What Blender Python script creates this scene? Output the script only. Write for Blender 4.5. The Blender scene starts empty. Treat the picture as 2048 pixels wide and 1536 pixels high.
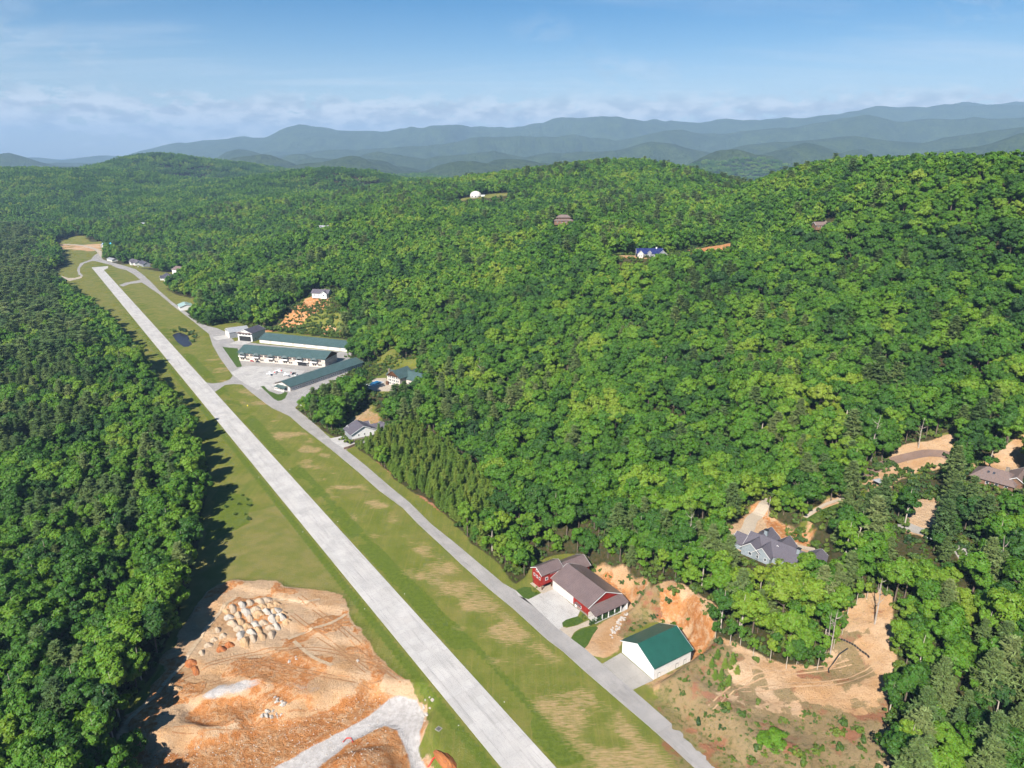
# Mountain airpark seen from the air: runway, hangars and houses among wooded hills. Units are metres.
import bpy, bmesh, math, random
import numpy as np
from mathutils import Vector, Matrix
from mathutils.geometry import tessellate_polygon

sc = bpy.context.scene
COL = sc.collection
R = math.radians

# ------------------------------------------------------------------ camera
cam_data = bpy.data.cameras.new('camera')
cam_data.sensor_width = 36.0
cam_data.lens = 36.0 * 1400.0 / 2048.0
cam_data.clip_start = 1.0
cam_data.clip_end = 200000.0
cam = bpy.data.objects.new('camera', cam_data)
COL.objects.link(cam)
cam.location = (0, 0, 200)
cam.rotation_euler = (R(90 - 18.115), 0, 0)
sc.camera = cam

# ------------------------------------------------------------------ sky, sun, exposure
SUN_AZ = 205.0      # clockwise from +Y (the view direction)
SUN_EL = 40.0
world = bpy.data.worlds.new('World')
sc.world = world
world.use_nodes = True
wn, wl = world.node_tree.nodes, world.node_tree.links
wn.clear()
def nd(nodes, t, **kw):
    n = nodes.new(t)
    for k, v in kw.items():
        if k == 'inp':
            for kk, vv in v.items(): n.inputs[kk].default_value = vv
        else: setattr(n, k, v)
    return n
def math_node(nodes, links, op, a, b=None, clamp=False):
    n = nodes.new('ShaderNodeMath'); n.operation = op; n.use_clamp = clamp
    for i, v in enumerate((a, b)):
        if v is None: continue
        if isinstance(v, (int, float)): n.inputs[i].default_value = v
        else: links.new(v, n.inputs[i])
    return n.outputs[0]
sky = nd(wn, 'ShaderNodeTexSky', sky_type='NISHITA', sun_disc=False, sun_elevation=R(SUN_EL), sun_rotation=R(SUN_AZ), altitude=700, air_density=1.0, dust_density=0.7, ozone_density=3.0)
tc = nd(wn, 'ShaderNodeTexCoord')
sep = nd(wn, 'ShaderNodeSeparateXYZ'); wl.new(tc.outputs['Generated'], sep.inputs[0])
mw = lambda op, a, b=None, clamp=False: math_node(wn, wl, op, a, b, clamp)
def ramp(nodes, links, val, lo, hi):
    n = nodes.new('ShaderNodeMapRange'); n.interpolation_type = 'SMOOTHSTEP'
    links.new(val, n.inputs[0]); n.inputs[1].default_value = lo; n.inputs[2].default_value = hi
    return n.outputs[0]
elev = sep.outputs[2]
# low heaps of cumulus over the far ranges
mp = nd(wn, 'ShaderNodeMapping', inp={'Location': (0.31, 0.0, 0.0), 'Scale': (1, 1, 2.4)}); wl.new(tc.outputs['Generated'], mp.inputs[0])
n1 = nd(wn, 'ShaderNodeTexNoise', inp={'Scale': 27.0, 'Detail': 10.0, 'Roughness': 0.64, 'Distortion': 0.15}); wl.new(mp.outputs[0], n1.inputs['Vector'])
n1b = nd(wn, 'ShaderNodeTexNoise', inp={'Scale': 2.6, 'Detail': 2.0}); wl.new(mp.outputs[0], n1b.inputs['Vector'])
band = mw('MULTIPLY', ramp(wn, wl, elev, -0.01, 0.03), ramp(wn, wl, elev, 0.088, 0.05))
stray = mw('MULTIPLY', ramp(wn, wl, elev, 0.07, 0.10), ramp(wn, wl, elev, 0.22, 0.13))
dens = mw('ADD', mw('ADD', mw('MULTIPLY', n1.outputs[0], 0.75), mw('MULTIPLY', n1b.outputs[0], 0.35)), mw('MULTIPLY', band, 0.125))
cum = mw('MULTIPLY', ramp(wn, wl, dens, 0.555, 0.61), mw('MAXIMUM', band, mw('MULTIPLY', stray, mw('MULTIPLY', ramp(wn, wl, n1b.outputs[0], 0.50, 0.62), 0.2))))
# thin high cirrus
inv = mw('DIVIDE', 1.0, mw('MAXIMUM', mw('ADD', elev, 0.06), 0.02))
cx = mw('MULTIPLY', sep.outputs[0], inv); cy = mw('MULTIPLY', sep.outputs[1], inv)
cmb = nd(wn, 'ShaderNodeCombineXYZ'); wl.new(cx, cmb.inputs[0]); wl.new(cy, cmb.inputs[1])
mp2 = nd(wn, 'ShaderNodeMapping', inp={'Location': (0.6, 2.1, 0), 'Rotation': (0, 0, 0.12), 'Scale': (0.30, 1.0, 1)}); wl.new(cmb.outputs[0], mp2.inputs[0])
n2 = nd(wn, 'ShaderNodeTexNoise', inp={'Scale': 0.8, 'Detail': 8.0, 'Roughness': 0.58, 'Distortion': 0.8}); wl.new(mp2.outputs[0], n2.inputs['Vector'])
cirrus = mw('MULTIPLY', mw('MULTIPLY', ramp(wn, wl, n2.outputs[0], 0.48, 0.78), ramp(wn, wl, elev, 0.02, 0.10)), 0.38)
hsv1 = nd(wn, 'ShaderNodeHueSaturation', inp={'Saturation': 1.85, 'Value': 0.74}); wl.new(sky.outputs[0], hsv1.inputs['Color'])
hsv0 = nd(wn, 'ShaderNodeHueSaturation', inp={'Saturation': 0.8, 'Value': 0.92}); wl.new(sky.outputs[0], hsv0.inputs['Color'])
hsv = nd(wn, 'ShaderNodeMix', data_type='RGBA'); wl.new(ramp(wn, wl, elev, -0.02, 0.26), hsv.inputs['Factor']); wl.new(hsv0.outputs[0], hsv.inputs[6]); wl.new(hsv1.outputs[0], hsv.inputs[7])
mixa = nd(wn, 'ShaderNodeMix', data_type='RGBA'); wl.new(cirrus, mixa.inputs['Factor']); wl.new(hsv.outputs[2], mixa.inputs[6]); mixa.inputs[7].default_value = (7.4, 7.7, 8.0, 1)
n3 = nd(wn, 'ShaderNodeTexNoise', inp={'Scale': 30.0, 'Detail': 5.0}); wl.new(mp.outputs[0], n3.inputs['Vector'])
ccol = nd(wn, 'ShaderNodeMix', data_type='RGBA'); wl.new(ramp(wn, wl, n3.outputs[0], 0.38, 0.62), ccol.inputs['Factor'])
ccol.inputs[6].default_value = (4.2, 4.5, 5.0, 1); ccol.inputs[7].default_value = (8.4, 8.4, 8.4, 1)
mixb = nd(wn, 'ShaderNodeMix', data_type='RGBA'); wl.new(mw('MULTIPLY', cum, 0.85), mixb.inputs['Factor']); wl.new(mixa.outputs[2], mixb.inputs[6]); wl.new(ccol.outputs[2], mixb.inputs[7])
bg = nd(wn, 'ShaderNodeBackground', inp={'Strength': 0.054}); wl.new(mixb.outputs[2], bg.inputs[0])
wo = nd(wn, 'ShaderNodeOutputWorld'); wl.new(bg.outputs[0], wo.inputs[0])

sun_data = bpy.data.lights.new('sun', 'SUN')
sun_data.energy = 5.0; sun_data.angle = R(0.5); sun_data.color = (1.0, 0.945, 0.86)
sun = bpy.data.objects.new('sun', sun_data); COL.objects.link(sun)
az, el = R(SUN_AZ), R(SUN_EL)
to_sun = Vector((math.sin(az) * math.cos(el), math.cos(az) * math.cos(el), math.sin(el)))
sun.rotation_euler = to_sun.to_track_quat('Z', 'Y').to_euler()
vs = sc.view_settings
vs.view_transform = 'Standard'; vs.look = 'None'; vs.exposure = 1.3; vs.gamma = 1.0; vs.use_curve_mapping = False
cy_ = sc.cycles
cy_.max_bounces = 4; cy_.diffuse_bounces = 2; cy_.glossy_bounces = 2; cy_.transmission_bounces = 3; cy_.volume_bounces = 0; cy_.transparent_max_bounces = 4
cy_.use_denoising = True
cy_.use_adaptive_sampling = True; cy_.adaptive_threshold = 0.02; cy_.adaptive_min_samples = 12
cy_.sample_clamp_indirect = 4.0

# ------------------------------------------------------------------ helpers
rng = np.random.default_rng(7)
random.seed(7)
def link(o, parent=None):
    COL.objects.link(o)
    if parent is not None: o.parent = parent
    return o
def tag(o, label=None, cat=None, group=None, kind=None):
    if label: o['label'] = label
    if cat: o['category'] = cat
    if group: o['group'] = group
    if kind: o['kind'] = kind
    return o
def empty(name, loc, rz=0.0):
    o = bpy.data.objects.new(name, None); o.location = loc; o.rotation_euler = (0, 0, rz); o.empty_display_size = 0.5
    COL.objects.link(o); return o
def np_mesh(name, V, F, mats, smooth=False, mat_idx=None):
    """mesh from numpy verts (n,3) and quads/tris (m,k)"""
    me = bpy.data.meshes.new(name)
    V = np.asarray(V, dtype=np.float32); F = np.asarray(F, dtype=np.int32)
    m, k = F.shape
    me.vertices.add(len(V)); me.vertices.foreach_set('co', V.ravel())
    me.loops.add(m * k); me.loops.foreach_set('vertex_index', F.ravel())
    me.polygons.add(m); me.polygons.foreach_set('loop_start', np.arange(0, m * k, k, dtype=np.int32))
    if mat_idx is not None: me.polygons.foreach_set('material_index', np.asarray(mat_idx, dtype=np.int32))
    me.polygons.foreach_set('use_smooth', np.full(m, smooth, dtype=bool))
    for mt in (mats if isinstance(mats, (list, tuple)) else [mats]): me.materials.append(mt)
    me.update(calc_edges=True)
    return me
class MB:
    def __init__(s): s.v = []; s.f = []
    def add(s, vs_, fs_):
        o = len(s.v); s.v += [tuple(p) for p in vs_]; s.f += [tuple(i + o for i in f) for f in fs_]; return s
    def box(s, x0, x1, y0, y1, z0, z1):
        return s.add([(x0,y0,z0),(x1,y0,z0),(x1,y1,z0),(x0,y1,z0),(x0,y0,z1),(x1,y0,z1),(x1,y1,z1),(x0,y1,z1)],
                     [(0,3,2,1),(4,5,6,7),(0,1,5,4),(1,2,6,5),(2,3,7,6),(3,0,4,7)])
    def slab(s, q, t):
        """4-corner panel thickened downward by t"""
        return s.add([tuple(p) for p in q] + [(p[0], p[1], p[2] - t) for p in q], [(0,1,2,3),(7,6,5,4),(0,4,5,1),(1,5,6,2),(2,6,7,3),(3,7,4,0)])
    def prism(s, poly, z0, z1):
        n = len(poly); a = sum(poly[i][0]*poly[(i+1)%n][1]-poly[(i+1)%n][0]*poly[i][1] for i in range(n))
        if a < 0: poly = poly[::-1]
        o = [(p[0],p[1],z0) for p in poly] + [(p[0],p[1],z1) for p in poly]
        tri = tessellate_polygon([[Vector((p[0],p[1],0)) for p in poly]])
        fs = []
        for t in tri:
            i,j,k = t
            ar = (poly[j][0]-poly[i][0])*(poly[k][1]-poly[i][1])-(poly[k][0]-poly[i][0])*(poly[j][1]-poly[i][1])
            if ar < 0: j,k = k,j
            fs.append((i+n,j+n,k+n))
        for i in range(n): fs.append((i,(i+1)%n,(i+1)%n+n,i+n))
        return s.add(o, fs)
    def tube(s, pts, rad, n=6):
        pts = [Vector(p) for p in pts]; rings = []
        for i, p in enumerate(pts):
            d = (pts[min(i+1,len(pts)-1)] - pts[max(i-1,0)]).normalized()
            a = d.orthogonal().normalized(); b = d.cross(a)
            rings.append([p + (a*math.cos(2*math.pi*k/n) + b*math.sin(2*math.pi*k/n))*rad[i] for k in range(n)])
        vs_ = [q for r in rings for q in r]; fs = []
        for i in range(len(pts)-1):
            for k in range(n):
                fs.append((i*n+k, i*n+(k+1)%n, (i+1)*n+(k+1)%n, (i+1)*n+k))
        fs.append(tuple(range(n))[::-1]); fs.append(tuple(range((len(pts)-1)*n, len(pts)*n)))
        return s.add(vs_, fs)
    def lathe(s, prof, n=10, c=(0,0,0)):
        vs_ = []; fs = []
        for r, z in prof:
            for k in range(n): vs_.append((c[0]+r*math.cos(2*math.pi*k/n), c[1]+r*math.sin(2*math.pi*k/n), c[2]+z))
        for i in range(len(prof)-1):
            for k in range(n): fs.append((i*n+k, i*n+(k+1)%n, (i+1)*n+(k+1)%n, (i+1)*n+k))
        fs.append(tuple(range(n))[::-1]); fs.append(tuple(range((len(prof)-1)*n, len(prof)*n)))
        return s.add(vs_, fs)
    def xf(s, cx, cy, rz, z=0):
        c, n = math.cos(rz), math.sin(rz)
        s.v = [(cx + c*x - n*y, cy + n*x + c*y, q + z) for x, y, q in s.v]; return s
    def mesh(s, name, mat, smooth=False):
        me = bpy.data.meshes.new(name); me.from_pydata(s.v, [], s.f); me.materials.append(mat)
        if smooth: me.polygons.foreach_set('use_smooth', [True]*len(me.polygons))
        me.update(); return me
    def build(s, name, mat, parent=None, smooth=False):
        return link(bpy.data.objects.new(name, s.mesh(name, mat, smooth)), parent)

# ------------------------------------------------------------------ materials
def new_mat(name):
    m = bpy.data.materials.new(name); m.use_nodes = True
    n, l = m.node_tree.nodes, m.node_tree.links
    return m, n, l, n['Principled BSDF']
def pmat(name, c1, c2=None, rough=0.7, scale=0.6, spec=0.3, metal=0.0, bump=0.0, bscale=8.0, stretch=(1,1,1), detail=6.0, coord='Object', noise_lo=0.35, noise_hi=0.65):
    m, n, l, b = new_mat(name)
    b.inputs['Roughness'].default_value = rough; b.inputs['Specular IOR Level'].default_value = spec; b.inputs['Metallic'].default_value = metal
    t = n.new('ShaderNodeTexCoord'); mp_ = n.new('ShaderNodeMapping'); mp_.inputs['Scale'].default_value = stretch
    l.new(t.outputs[coord], mp_.inputs[0])
    nz = nd(n, 'ShaderNodeTexNoise', inp={'Scale': scale, 'Detail': detail, 'Roughness': 0.6}); l.new(mp_.outputs[0], nz.inputs['Vector'])
    mx = n.new('ShaderNodeMix'); mx.data_type = 'RGBA'
    l.new(ramp(n, l, nz.outputs[0], noise_lo, noise_hi), mx.inputs['Factor'])
    c2 = c2 or tuple(x*0.85 for x in c1)
    mx.inputs[6].default_value = (*c1, 1); mx.inputs[7].default_value = (*c2, 1)
    l.new(mx.outputs[2], b.inputs['Base Color'])
    if bump:
        nb = nd(n, 'ShaderNodeTexNoise', inp={'Scale': bscale, 'Detail': 4.0}); l.new(mp_.outputs[0], nb.inputs['Vector'])
        bp = nd(n, 'ShaderNodeBump', inp={'Strength': bump, 'Distance': 0.3}); l.new(nb.outputs[0], bp.inputs['Height']); l.new(bp.outputs[0], b.inputs['Normal'])
    return m
def metal_roof(name, c, ax='X', rough=0.38):
    """standing seam metal: seams run down the slope, so they repeat along the ridge axis"""
    m, n, l, b = new_mat(name)
    b.inputs['Roughness'].default_value = rough; b.inputs['Specular IOR Level'].default_value = 0.5
    t = n.new('ShaderNodeTexCoord')
    nz = nd(n, 'ShaderNodeTexNoise', inp={'Scale': 0.35, 'Detail': 6.0}); l.new(t.outputs['Object'], nz.inputs['Vector'])
    mx = n.new('ShaderNodeMix'); mx.data_type = 'RGBA'; l.new(ramp(n, l, nz.outputs[0], 0.3, 0.7), mx.inputs['Factor'])
    mx.inputs[6].default_value = (*c, 1); mx.inputs[7].default_value = (*[q*0.82 for q in c], 1)
    l.new(mx.outputs[2], b.inputs['Base Color'])
    wv = nd(n, 'ShaderNodeTexWave', wave_type='BANDS', bands_direction=ax, wave_profile='SAW', inp={'Scale': 0.30, 'Distortion': 0.0}); l.new(t.outputs['Object'], wv.inputs['Vector'])
    sm = n.new('ShaderNodeMix'); sm.data_type = 'RGBA'; sm.blend_type = 'MULTIPLY'; l.new(math_node(n, l, 'MULTIPLY', ramp(n, l, wv.outputs[0], 0.72, 0.95), 0.9), sm.inputs['Factor']); l.new(mx.outputs[2], sm.inputs[6]); sm.inputs[7].default_value = (0.72,0.72,0.72,1); l.new(sm.outputs[2], b.inputs['Base Color'])
    bp = nd(n, 'ShaderNodeBump', inp={'Strength': 0.25, 'Distance': 0.05}); l.new(wv.outputs[0], bp.inputs['Height']); l.new(bp.outputs[0], b.inputs['Normal'])
    return m
M = {}
M['white_wall'] = pmat('white_metal_wall', (0.576,0.568,0.552), (0.528,0.520,0.504), 0.5, 0.4)
M['cream_wall'] = pmat('cream_stucco', (0.480,0.432,0.376), (0.424,0.380,0.332), 0.8, 0.5)
M['pale_wall'] = pmat('pale_wall', (0.496,0.464,0.432), (0.440,0.408,0.380), 0.75, 0.5)
M['red_wall'] = pmat('red_board_wall', (0.240,0.016,0.011), (0.184,0.013,0.010), 0.6, 0.7, stretch=(1,1,0.2))
M['grey_wall'] = pmat('grey_siding', (0.240,0.248,0.264), (0.192,0.200,0.216), 0.7, 0.6)
M['bluegrey_wall'] = pmat('blue_grey_siding', (0.215,0.245,0.265), (0.175,0.205,0.225), 0.7, 0.6)
M['brown_wall'] = pmat('brown_wall', (0.176,0.104,0.064), (0.128,0.072,0.048), 0.8, 0.6)
M['stone'] = pmat('stone_base', (0.240,0.200,0.160), (0.144,0.120,0.096), 0.9, 1.4, bump=0.4)
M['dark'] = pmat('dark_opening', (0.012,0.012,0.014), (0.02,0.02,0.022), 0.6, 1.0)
M['glass'] = pmat('window_glass', (0.03,0.035,0.045), (0.05,0.055,0.065), 0.12, 0.8, spec=0.6)
M['trim'] = pmat('white_trim', (0.640,0.640,0.632), (0.592,0.592,0.584), 0.5)
M['wood'] = pmat('brown_timber', (0.128,0.060,0.028), (0.088,0.040,0.020), 0.75, 1.2)
M['green_roof'] = metal_roof('green_metal_roof', (0.016,0.078,0.059))
M['teal_roof'] = metal_roof('weathered_green_metal_roof', (0.056,0.094,0.091))
M['brown_roof'] = metal_roof('brown_metal_roof', (0.140,0.102,0.098))
M['charcoal_roof'] = pmat('charcoal_shingles', (0.060,0.056,0.076), (0.044,0.042,0.056), 0.8, 2.2, bump=0.25, bscale=14)
M['slate_roof'] = pmat('slate_grey_shingles', (0.092,0.084,0.100), (0.072,0.064,0.080), 0.8, 2.0, bump=0.25, bscale=14)
M['mauve_roof'] = pmat('brown_shingles', (0.160,0.116,0.104), (0.120,0.088,0.080), 0.8, 2.0, bump=0.25, bscale=14)
M['navy_roof'] = metal_roof('navy_metal_roof', (0.018,0.026,0.104))
M['light_roof'] = metal_roof('pale_grey_metal_roof', (0.288,0.296,0.312))
M['mint_roof'] = metal_roof('pale_green_metal_roof', (0.288,0.400,0.368))
M['awning'] = pmat('grey_green_awning', (0.096,0.120,0.120), (0.072,0.096,0.096), 0.8)
M['steel'] = pmat('dark_steel', (0.040,0.040,0.044), None, 0.5, metal=0.3)
M['bark'] = pmat('grey_brown_bark', (0.136,0.104,0.080), (0.080,0.060,0.044), 0.9, 2.0, stretch=(1,1,0.2))
M['pale_bark'] = pmat('pale_bark', (0.400,0.352,0.288), (0.272,0.232,0.184), 0.85, 1.5, stretch=(1,1,0.2))
M['dead_wood'] = pmat('bleached_wood', (0.320,0.272,0.232), (0.224,0.192,0.160), 0.9, 1.5)

def concrete(name, c1, c2, c3, streak=None, joint=0.0, rot=0.0, jw=6.0):
    m, n, l, b = new_mat(name)
    b.inputs['Roughness'].default_value = 0.85; b.inputs['Specular IOR Level'].default_value = 0.2
    t = n.new('ShaderNodeTexCoord'); mp_ = n.new('ShaderNodeMapping'); mp_.inputs['Rotation'].default_value = (0,0,rot)
    l.new(t.outputs['Object'], mp_.inputs[0])
    nz = nd(n, 'ShaderNodeTexNoise', inp={'Scale': 0.09, 'Detail': 8.0, 'Roughness': 0.62}); l.new(mp_.outputs[0], nz.inputs['Vector'])
    mx = n.new('ShaderNodeMix'); mx.data_type = 'RGBA'; l.new(ramp(n, l, nz.outputs[0], 0.32, 0.68), mx.inputs['Factor'])
    mx.inputs[6].default_value = (*c1,1); mx.inputs[7].default_value = (*c2,1)
    mp2_ = n.new('ShaderNodeMapping'); mp2_.inputs['Scale'].default_value = streak or (1,1,1); l.new(mp_.outputs[0], mp2_.inputs[0])
    n2_ = nd(n, 'ShaderNodeTexNoise', inp={'Scale': 0.5, 'Detail': 9.0, 'Roughness': 0.7}); l.new(mp2_.outputs[0], n2_.inputs['Vector'])
    mx2 = n.new('ShaderNodeMix'); mx2.data_type = 'RGBA'
    l.new(math_node(n, l, 'MULTIPLY', ramp(n, l, n2_.outputs[0], 0.47, 0.74), 0.6), mx2.inputs['Factor'])
    l.new(mx.outputs[2], mx2.inputs[6]); mx2.inputs[7].default_value = (*c3,1)
    out = mx2.outputs[2]
    if joint:
        br = nd(n, 'ShaderNodeTexBrick', offset=0.0, inp={'Scale': 1.0, 'Mortar Size': 0.035, 'Brick Width': jw, 'Row Height': jw, 'Color1': (1,1,1,1), 'Color2': (0.86,0.855,0.85,1), 'Mortar': (0.55,0.54,0.53,1)})
        l.new(mp_.outputs[0], br.inputs['Vector'])
        mm = n.new('ShaderNodeMix'); mm.data_type = 'RGBA'; mm.blend_type = 'MULTIPLY'; mm.inputs['Factor'].default_value = joint
        l.new(out, mm.inputs[6]); l.new(br.outputs[0], mm.inputs[7]); out = mm.outputs[2]
    l.new(out, b.inputs['Base Color'])
    nb = nd(n, 'ShaderNodeTexNoise', inp={'Scale': 3.0, 'Detail': 6.0}); l.new(t.outputs['Object'], nb.inputs['Vector'])
    bp = nd(n, 'ShaderNodeBump', inp={'Strength': 0.12, 'Distance': 0.2}); l.new(nb.outputs[0], bp.inputs['Height']); l.new(bp.outputs[0], b.inputs['Normal'])
    return m
RWY = R(34.83)      # runway heading, anticlockwise from +Y
M['runway'] = concrete('runway_concrete', (0.424,0.404,0.388), (0.352,0.340,0.328), (0.216,0.208,0.200), (1.0,0.06,1), 0.75, -RWY, 5.1)
M['taxi'] = concrete('taxiway_concrete', (0.296,0.280,0.268), (0.244,0.232,0.224), (0.176,0.168,0.160), (0.6,0.12,1), 0.7, -RWY, 8.0)
M['apron'] = concrete('apron_concrete', (0.400,0.384,0.364), (0.344,0.328,0.312), (0.224,0.212,0.200), (0.5,0.3,1), 0.6, -RWY, 6.0)
M['apron_grey'] = concrete('worn_concrete', (0.304,0.284,0.260), (0.256,0.240,0.220), (0.200,0.184,0.168), (0.6,0.4,1), 0.6, -RWY, 6.0)
M['gravel_path'] = concrete('gravel_path', (0.360,0.304,0.240), (0.304,0.256,0.200), (0.240,0.200,0.152))
M['brown_pave'] = concrete('brown_paving', (0.192,0.128,0.100), (0.152,0.104,0.084), (0.120,0.080,0.064))
M['lawn'] = pmat('mown_lawn', (0.040,0.074,0.013), (0.058,0.092,0.018), 0.9, 0.8, spec=0.1, bump=0.3)
M['rubber'] = pmat('black_tar', (0.024,0.024,0.024), None, 0.8)
M['rock'] = pmat('pale_rock', (0.400,0.364,0.328), (0.264,0.232,0.204), 0.9, 1.2, bump=0.5)

# ------------------------------------------------------------------ terrain height
CTRL = [  # (x, y, z) survey points of the land under the trees
 # right-hand hill, from its foot to its crest
 (91,230,7.0),(133,228,9.0),(110,194,5.0),(167,178,10.0),(194,220,22.0),(182,269,28.0),(129,305,14.0),(126,329,17.0),
 (167,336,25.0),(211,356,33.0),(251,348,40.0),(271,339,44.0),(246,372,43.0),(86,260,11.0),(66,290,9.0),(185,296,30.0),
 (269,410,53.7),(317,500,82.3),(368,600,126.2),(431,620,181.2),(427,760,178.1),(415,900,171.5),(414,1050,158.1),(402,1180,142.0),
 (218,430,47.4),(264,540,74.4),(326,690,117.8),(368,790,145.8),(387,540,131.7),(333,450,92.3),(295,385,61.5),
 (140,380,16.8),(155,430,30.4),(195,560,49.6),(256,760,84.9),(314,950,113.0),(376,1150,136.9),
 (55,305,12.2),(68,385,14.6),(85,500,25.5),(108,660,50.4),(153,780,93.8),(157,1000,102.6),(202,1300,122.4),
 (424,1450,136.6),(389,1600,152.9),(284,1700,171.0),(155,1800,154.0),(-30,1850,133.8),(-188,1900,115.0),
 (72,1000,110.3),(-11,600,17.5),(-13,740,34.5),(-16,960,59.4),(-21,1250,82.7),(-75,1500,115.2),(-9,520,0.6),(-8,440,-3.3),
 (-123,760,30.5),(-158,1000,54.3),(-211,1450,94.6),(-326,1250,76.8),(-241,870,31.7),(-273,1000,33.1),(-108,650,3.8),
 (-500,1350,9.6),(-586,1600,33.1),(-725,2000,63.6),(-936,2600,88.6),(-886,1750,19.1),(-1152,2300,45.9),(-1394,2800,72.2),
 (-1794,3600,190.3),(-1891,3500,159.4),(-1650,3600,163.4),(-1506,3000,113.7),(-1526,2700,94.0),(-1973,3300,106.9),(-2098,3000,127.5),(-1498,3700,134.1),(-952,3000,113.7),(-689,2700,140.0),(-505,2600,122.8),(-319,2400,106.9),
 (-1630,2300,45.9),(-1289,1800,14.5),(-1391,2300,45.9),(-1260,1950,0.5),
 # valley floor and the low woods to the left of the runway
 (-564,744,-4.0),(-1117,1542,3.0),(-743,1003,0.0),(-376,474,-6.0),(-253,296,-9.0),(-176,229,-9.0),(-259,395,-6.0),(-316,576,-3.0),(-449,737,-2.0),(-778,1174,0.0),(-170,300,-6.0),(-155,244,-7.0),(-154,195,-8.0),
 (-129,384,0.0),(-26,248,0.0),(32,206,0.0),(-525,1003,0.0),(-182,567,0.0),(-106,419,0.0),(-310,729,0.0),(-913,1566,0.0),(-61,376,1.0),(-20,335,1.0),(-273,804,4.0),(-174,728,6.0),(-575,1157,3.0),(-359,856,4.0),(-284,840,14.0),(-250,855,22.0),
 (-104,608,5.0),(-94,653,11.0),(-141,696,9.0),(-101,501,3.0),
 # land out of view, kept gentle
 (488,700,173.8),(584,830,152.2),(481,600,174.2),(501,820,171.4),(537,950,157.3),(532,1150,168.6),(720,1000,135),(560,1250,110),(-479,2750,96.0),(-317,2650,85.1),(-196,2300,94.9),(-2212,3500,100.1),(-2074,3600,121.3),
 (-300,60,-8),(0,40,0),(300,60,12),(0,-300,0),(-500,-300,-5),(500,-300,20),(600,250,60),(900,450,120),(1100,800,120),(1500,1500,60),(-900,400,0),(-1500,900,10),(-2200,1800,40),
 (700,1400,70),(900,1900,10),(200,2300,20),(600,2600,-20),(-500,2500,60),(-300,3200,-10),(1500,2600,-30),(0,3800,-40),(1500,3800,-60),(-1500,3500,60),(-3000,3600,90),(3000,3000,-40),(2500,1200,60),
]
_C = np.array(CTRL, dtype=float); _P = _C[:, :2] / 1000.0
def _tps(r2): return np.where(r2 > 1e-12, 0.5 * r2 * np.log(np.maximum(r2, 1e-12)), 0.0)
_n = len(_P)
_K = _tps(((_P[:, None] - _P[None]) ** 2).sum(-1)) + np.eye(_n) * 2e-4
_A = np.hstack([np.ones((_n, 1)), _P]); _S = np.block([[_K, _A], [_A.T, np.zeros((3, 3))]])
_W = np.linalg.solve(_S, np.concatenate([_C[:, 2], np.zeros(3)]))
def hills(x, y):
    out = np.empty(x.shape)
    xf, yf, of = x.ravel() / 1000.0, y.ravel() / 1000.0, out.ravel()
    for i in range(0, len(xf), 40000):
        a, b = xf[i:i+40000], yf[i:i+40000]
        d = (a[:, None] - _P[None, :, 0]) ** 2 + (b[:, None] - _P[None, :, 1]) ** 2
        of[i:i+40000] = _tps(d) @ _W[:_n] + _W[_n] + _W[_n+1] * a + _W[_n+2] * b
    return of.reshape(x.shape)
def _hash(ix, iy, s):
    h = (ix.astype(np.int64) * 374761393 + iy.astype(np.int64) * 668265263 + s * 1442695041) & 0x7fffffff
    h = ((h ^ (h >> 13)) * 1274126177) & 0x7fffffff
    return ((h ^ (h >> 16)) & 0xffff) / 65535.0
def vnoise(x, y, s=0):
    ix, iy = np.floor(x), np.floor(y); fx, fy = x - ix, y - iy
    fx = fx * fx * fx * (fx * (fx * 6 - 15) + 10); fy = fy * fy * fy * (fy * (fy * 6 - 15) + 10)
    a, b, c, d = _hash(ix, iy, s), _hash(ix + 1, iy, s), _hash(ix, iy + 1, s), _hash(ix + 1, iy + 1, s)
    return (a * (1 - fx) + b * fx) * (1 - fy) + (c * (1 - fx) + d * fx) * fy
def fbm(x, y, o=4, s=0):
    t = np.zeros(np.shape(x)); a = 0.5
    for i in range(o): t = t + a * vnoise(x * 2 ** i + 13.7 * i, y * 2 ** i - 7.3 * i, s + i); a *= 0.5
    return t / (1 - 0.5 ** o)
def sstep(a, b, x):
    t = np.clip((x - a) / (b - a), 0, 1); return t * t * (3 - 2 * t)
def sdist(poly, x, y):
    """signed distance to a polygon, negative inside"""
    shp = np.shape(x); x = np.ravel(x); y = np.ravel(y)
    d = np.full(x.shape, 1e18); ins = np.zeros(x.shape, bool); n = len(poly)
    for i in range(n):
        x0, y0 = poly[i]; x1, y1 = poly[(i + 1) % n]
        ex, ey = x1 - x0, y1 - y0; wx, wy = x - x0, y - y0
        t = np.clip((wx * ex + wy * ey) / (ex * ex + ey * ey + 1e-9), 0, 1)
        d = np.minimum(d, (wx - t * ex) ** 2 + (wy - t * ey) ** 2)
        c = ((y0 > y) != (y1 > y)) & (x < ex * (y - y0) / (ey if ey else 1e-9) + x0)
        ins ^= c
    return np.where(ins, -np.sqrt(d), np.sqrt(d)).reshape(shp)
def near_sdist(poly, x, y, pad=60.0, far=1e3):
    a = np.array(poly); m = (x > a[:, 0].min() - pad) & (x < a[:, 0].max() + pad) & (y > a[:, 1].min() - pad) & (y < a[:, 1].max() + pad)
    out = np.full(x.shape, far)
    if m.any(): out[m] = sdist(poly, x[m], y[m])
    return out

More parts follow.
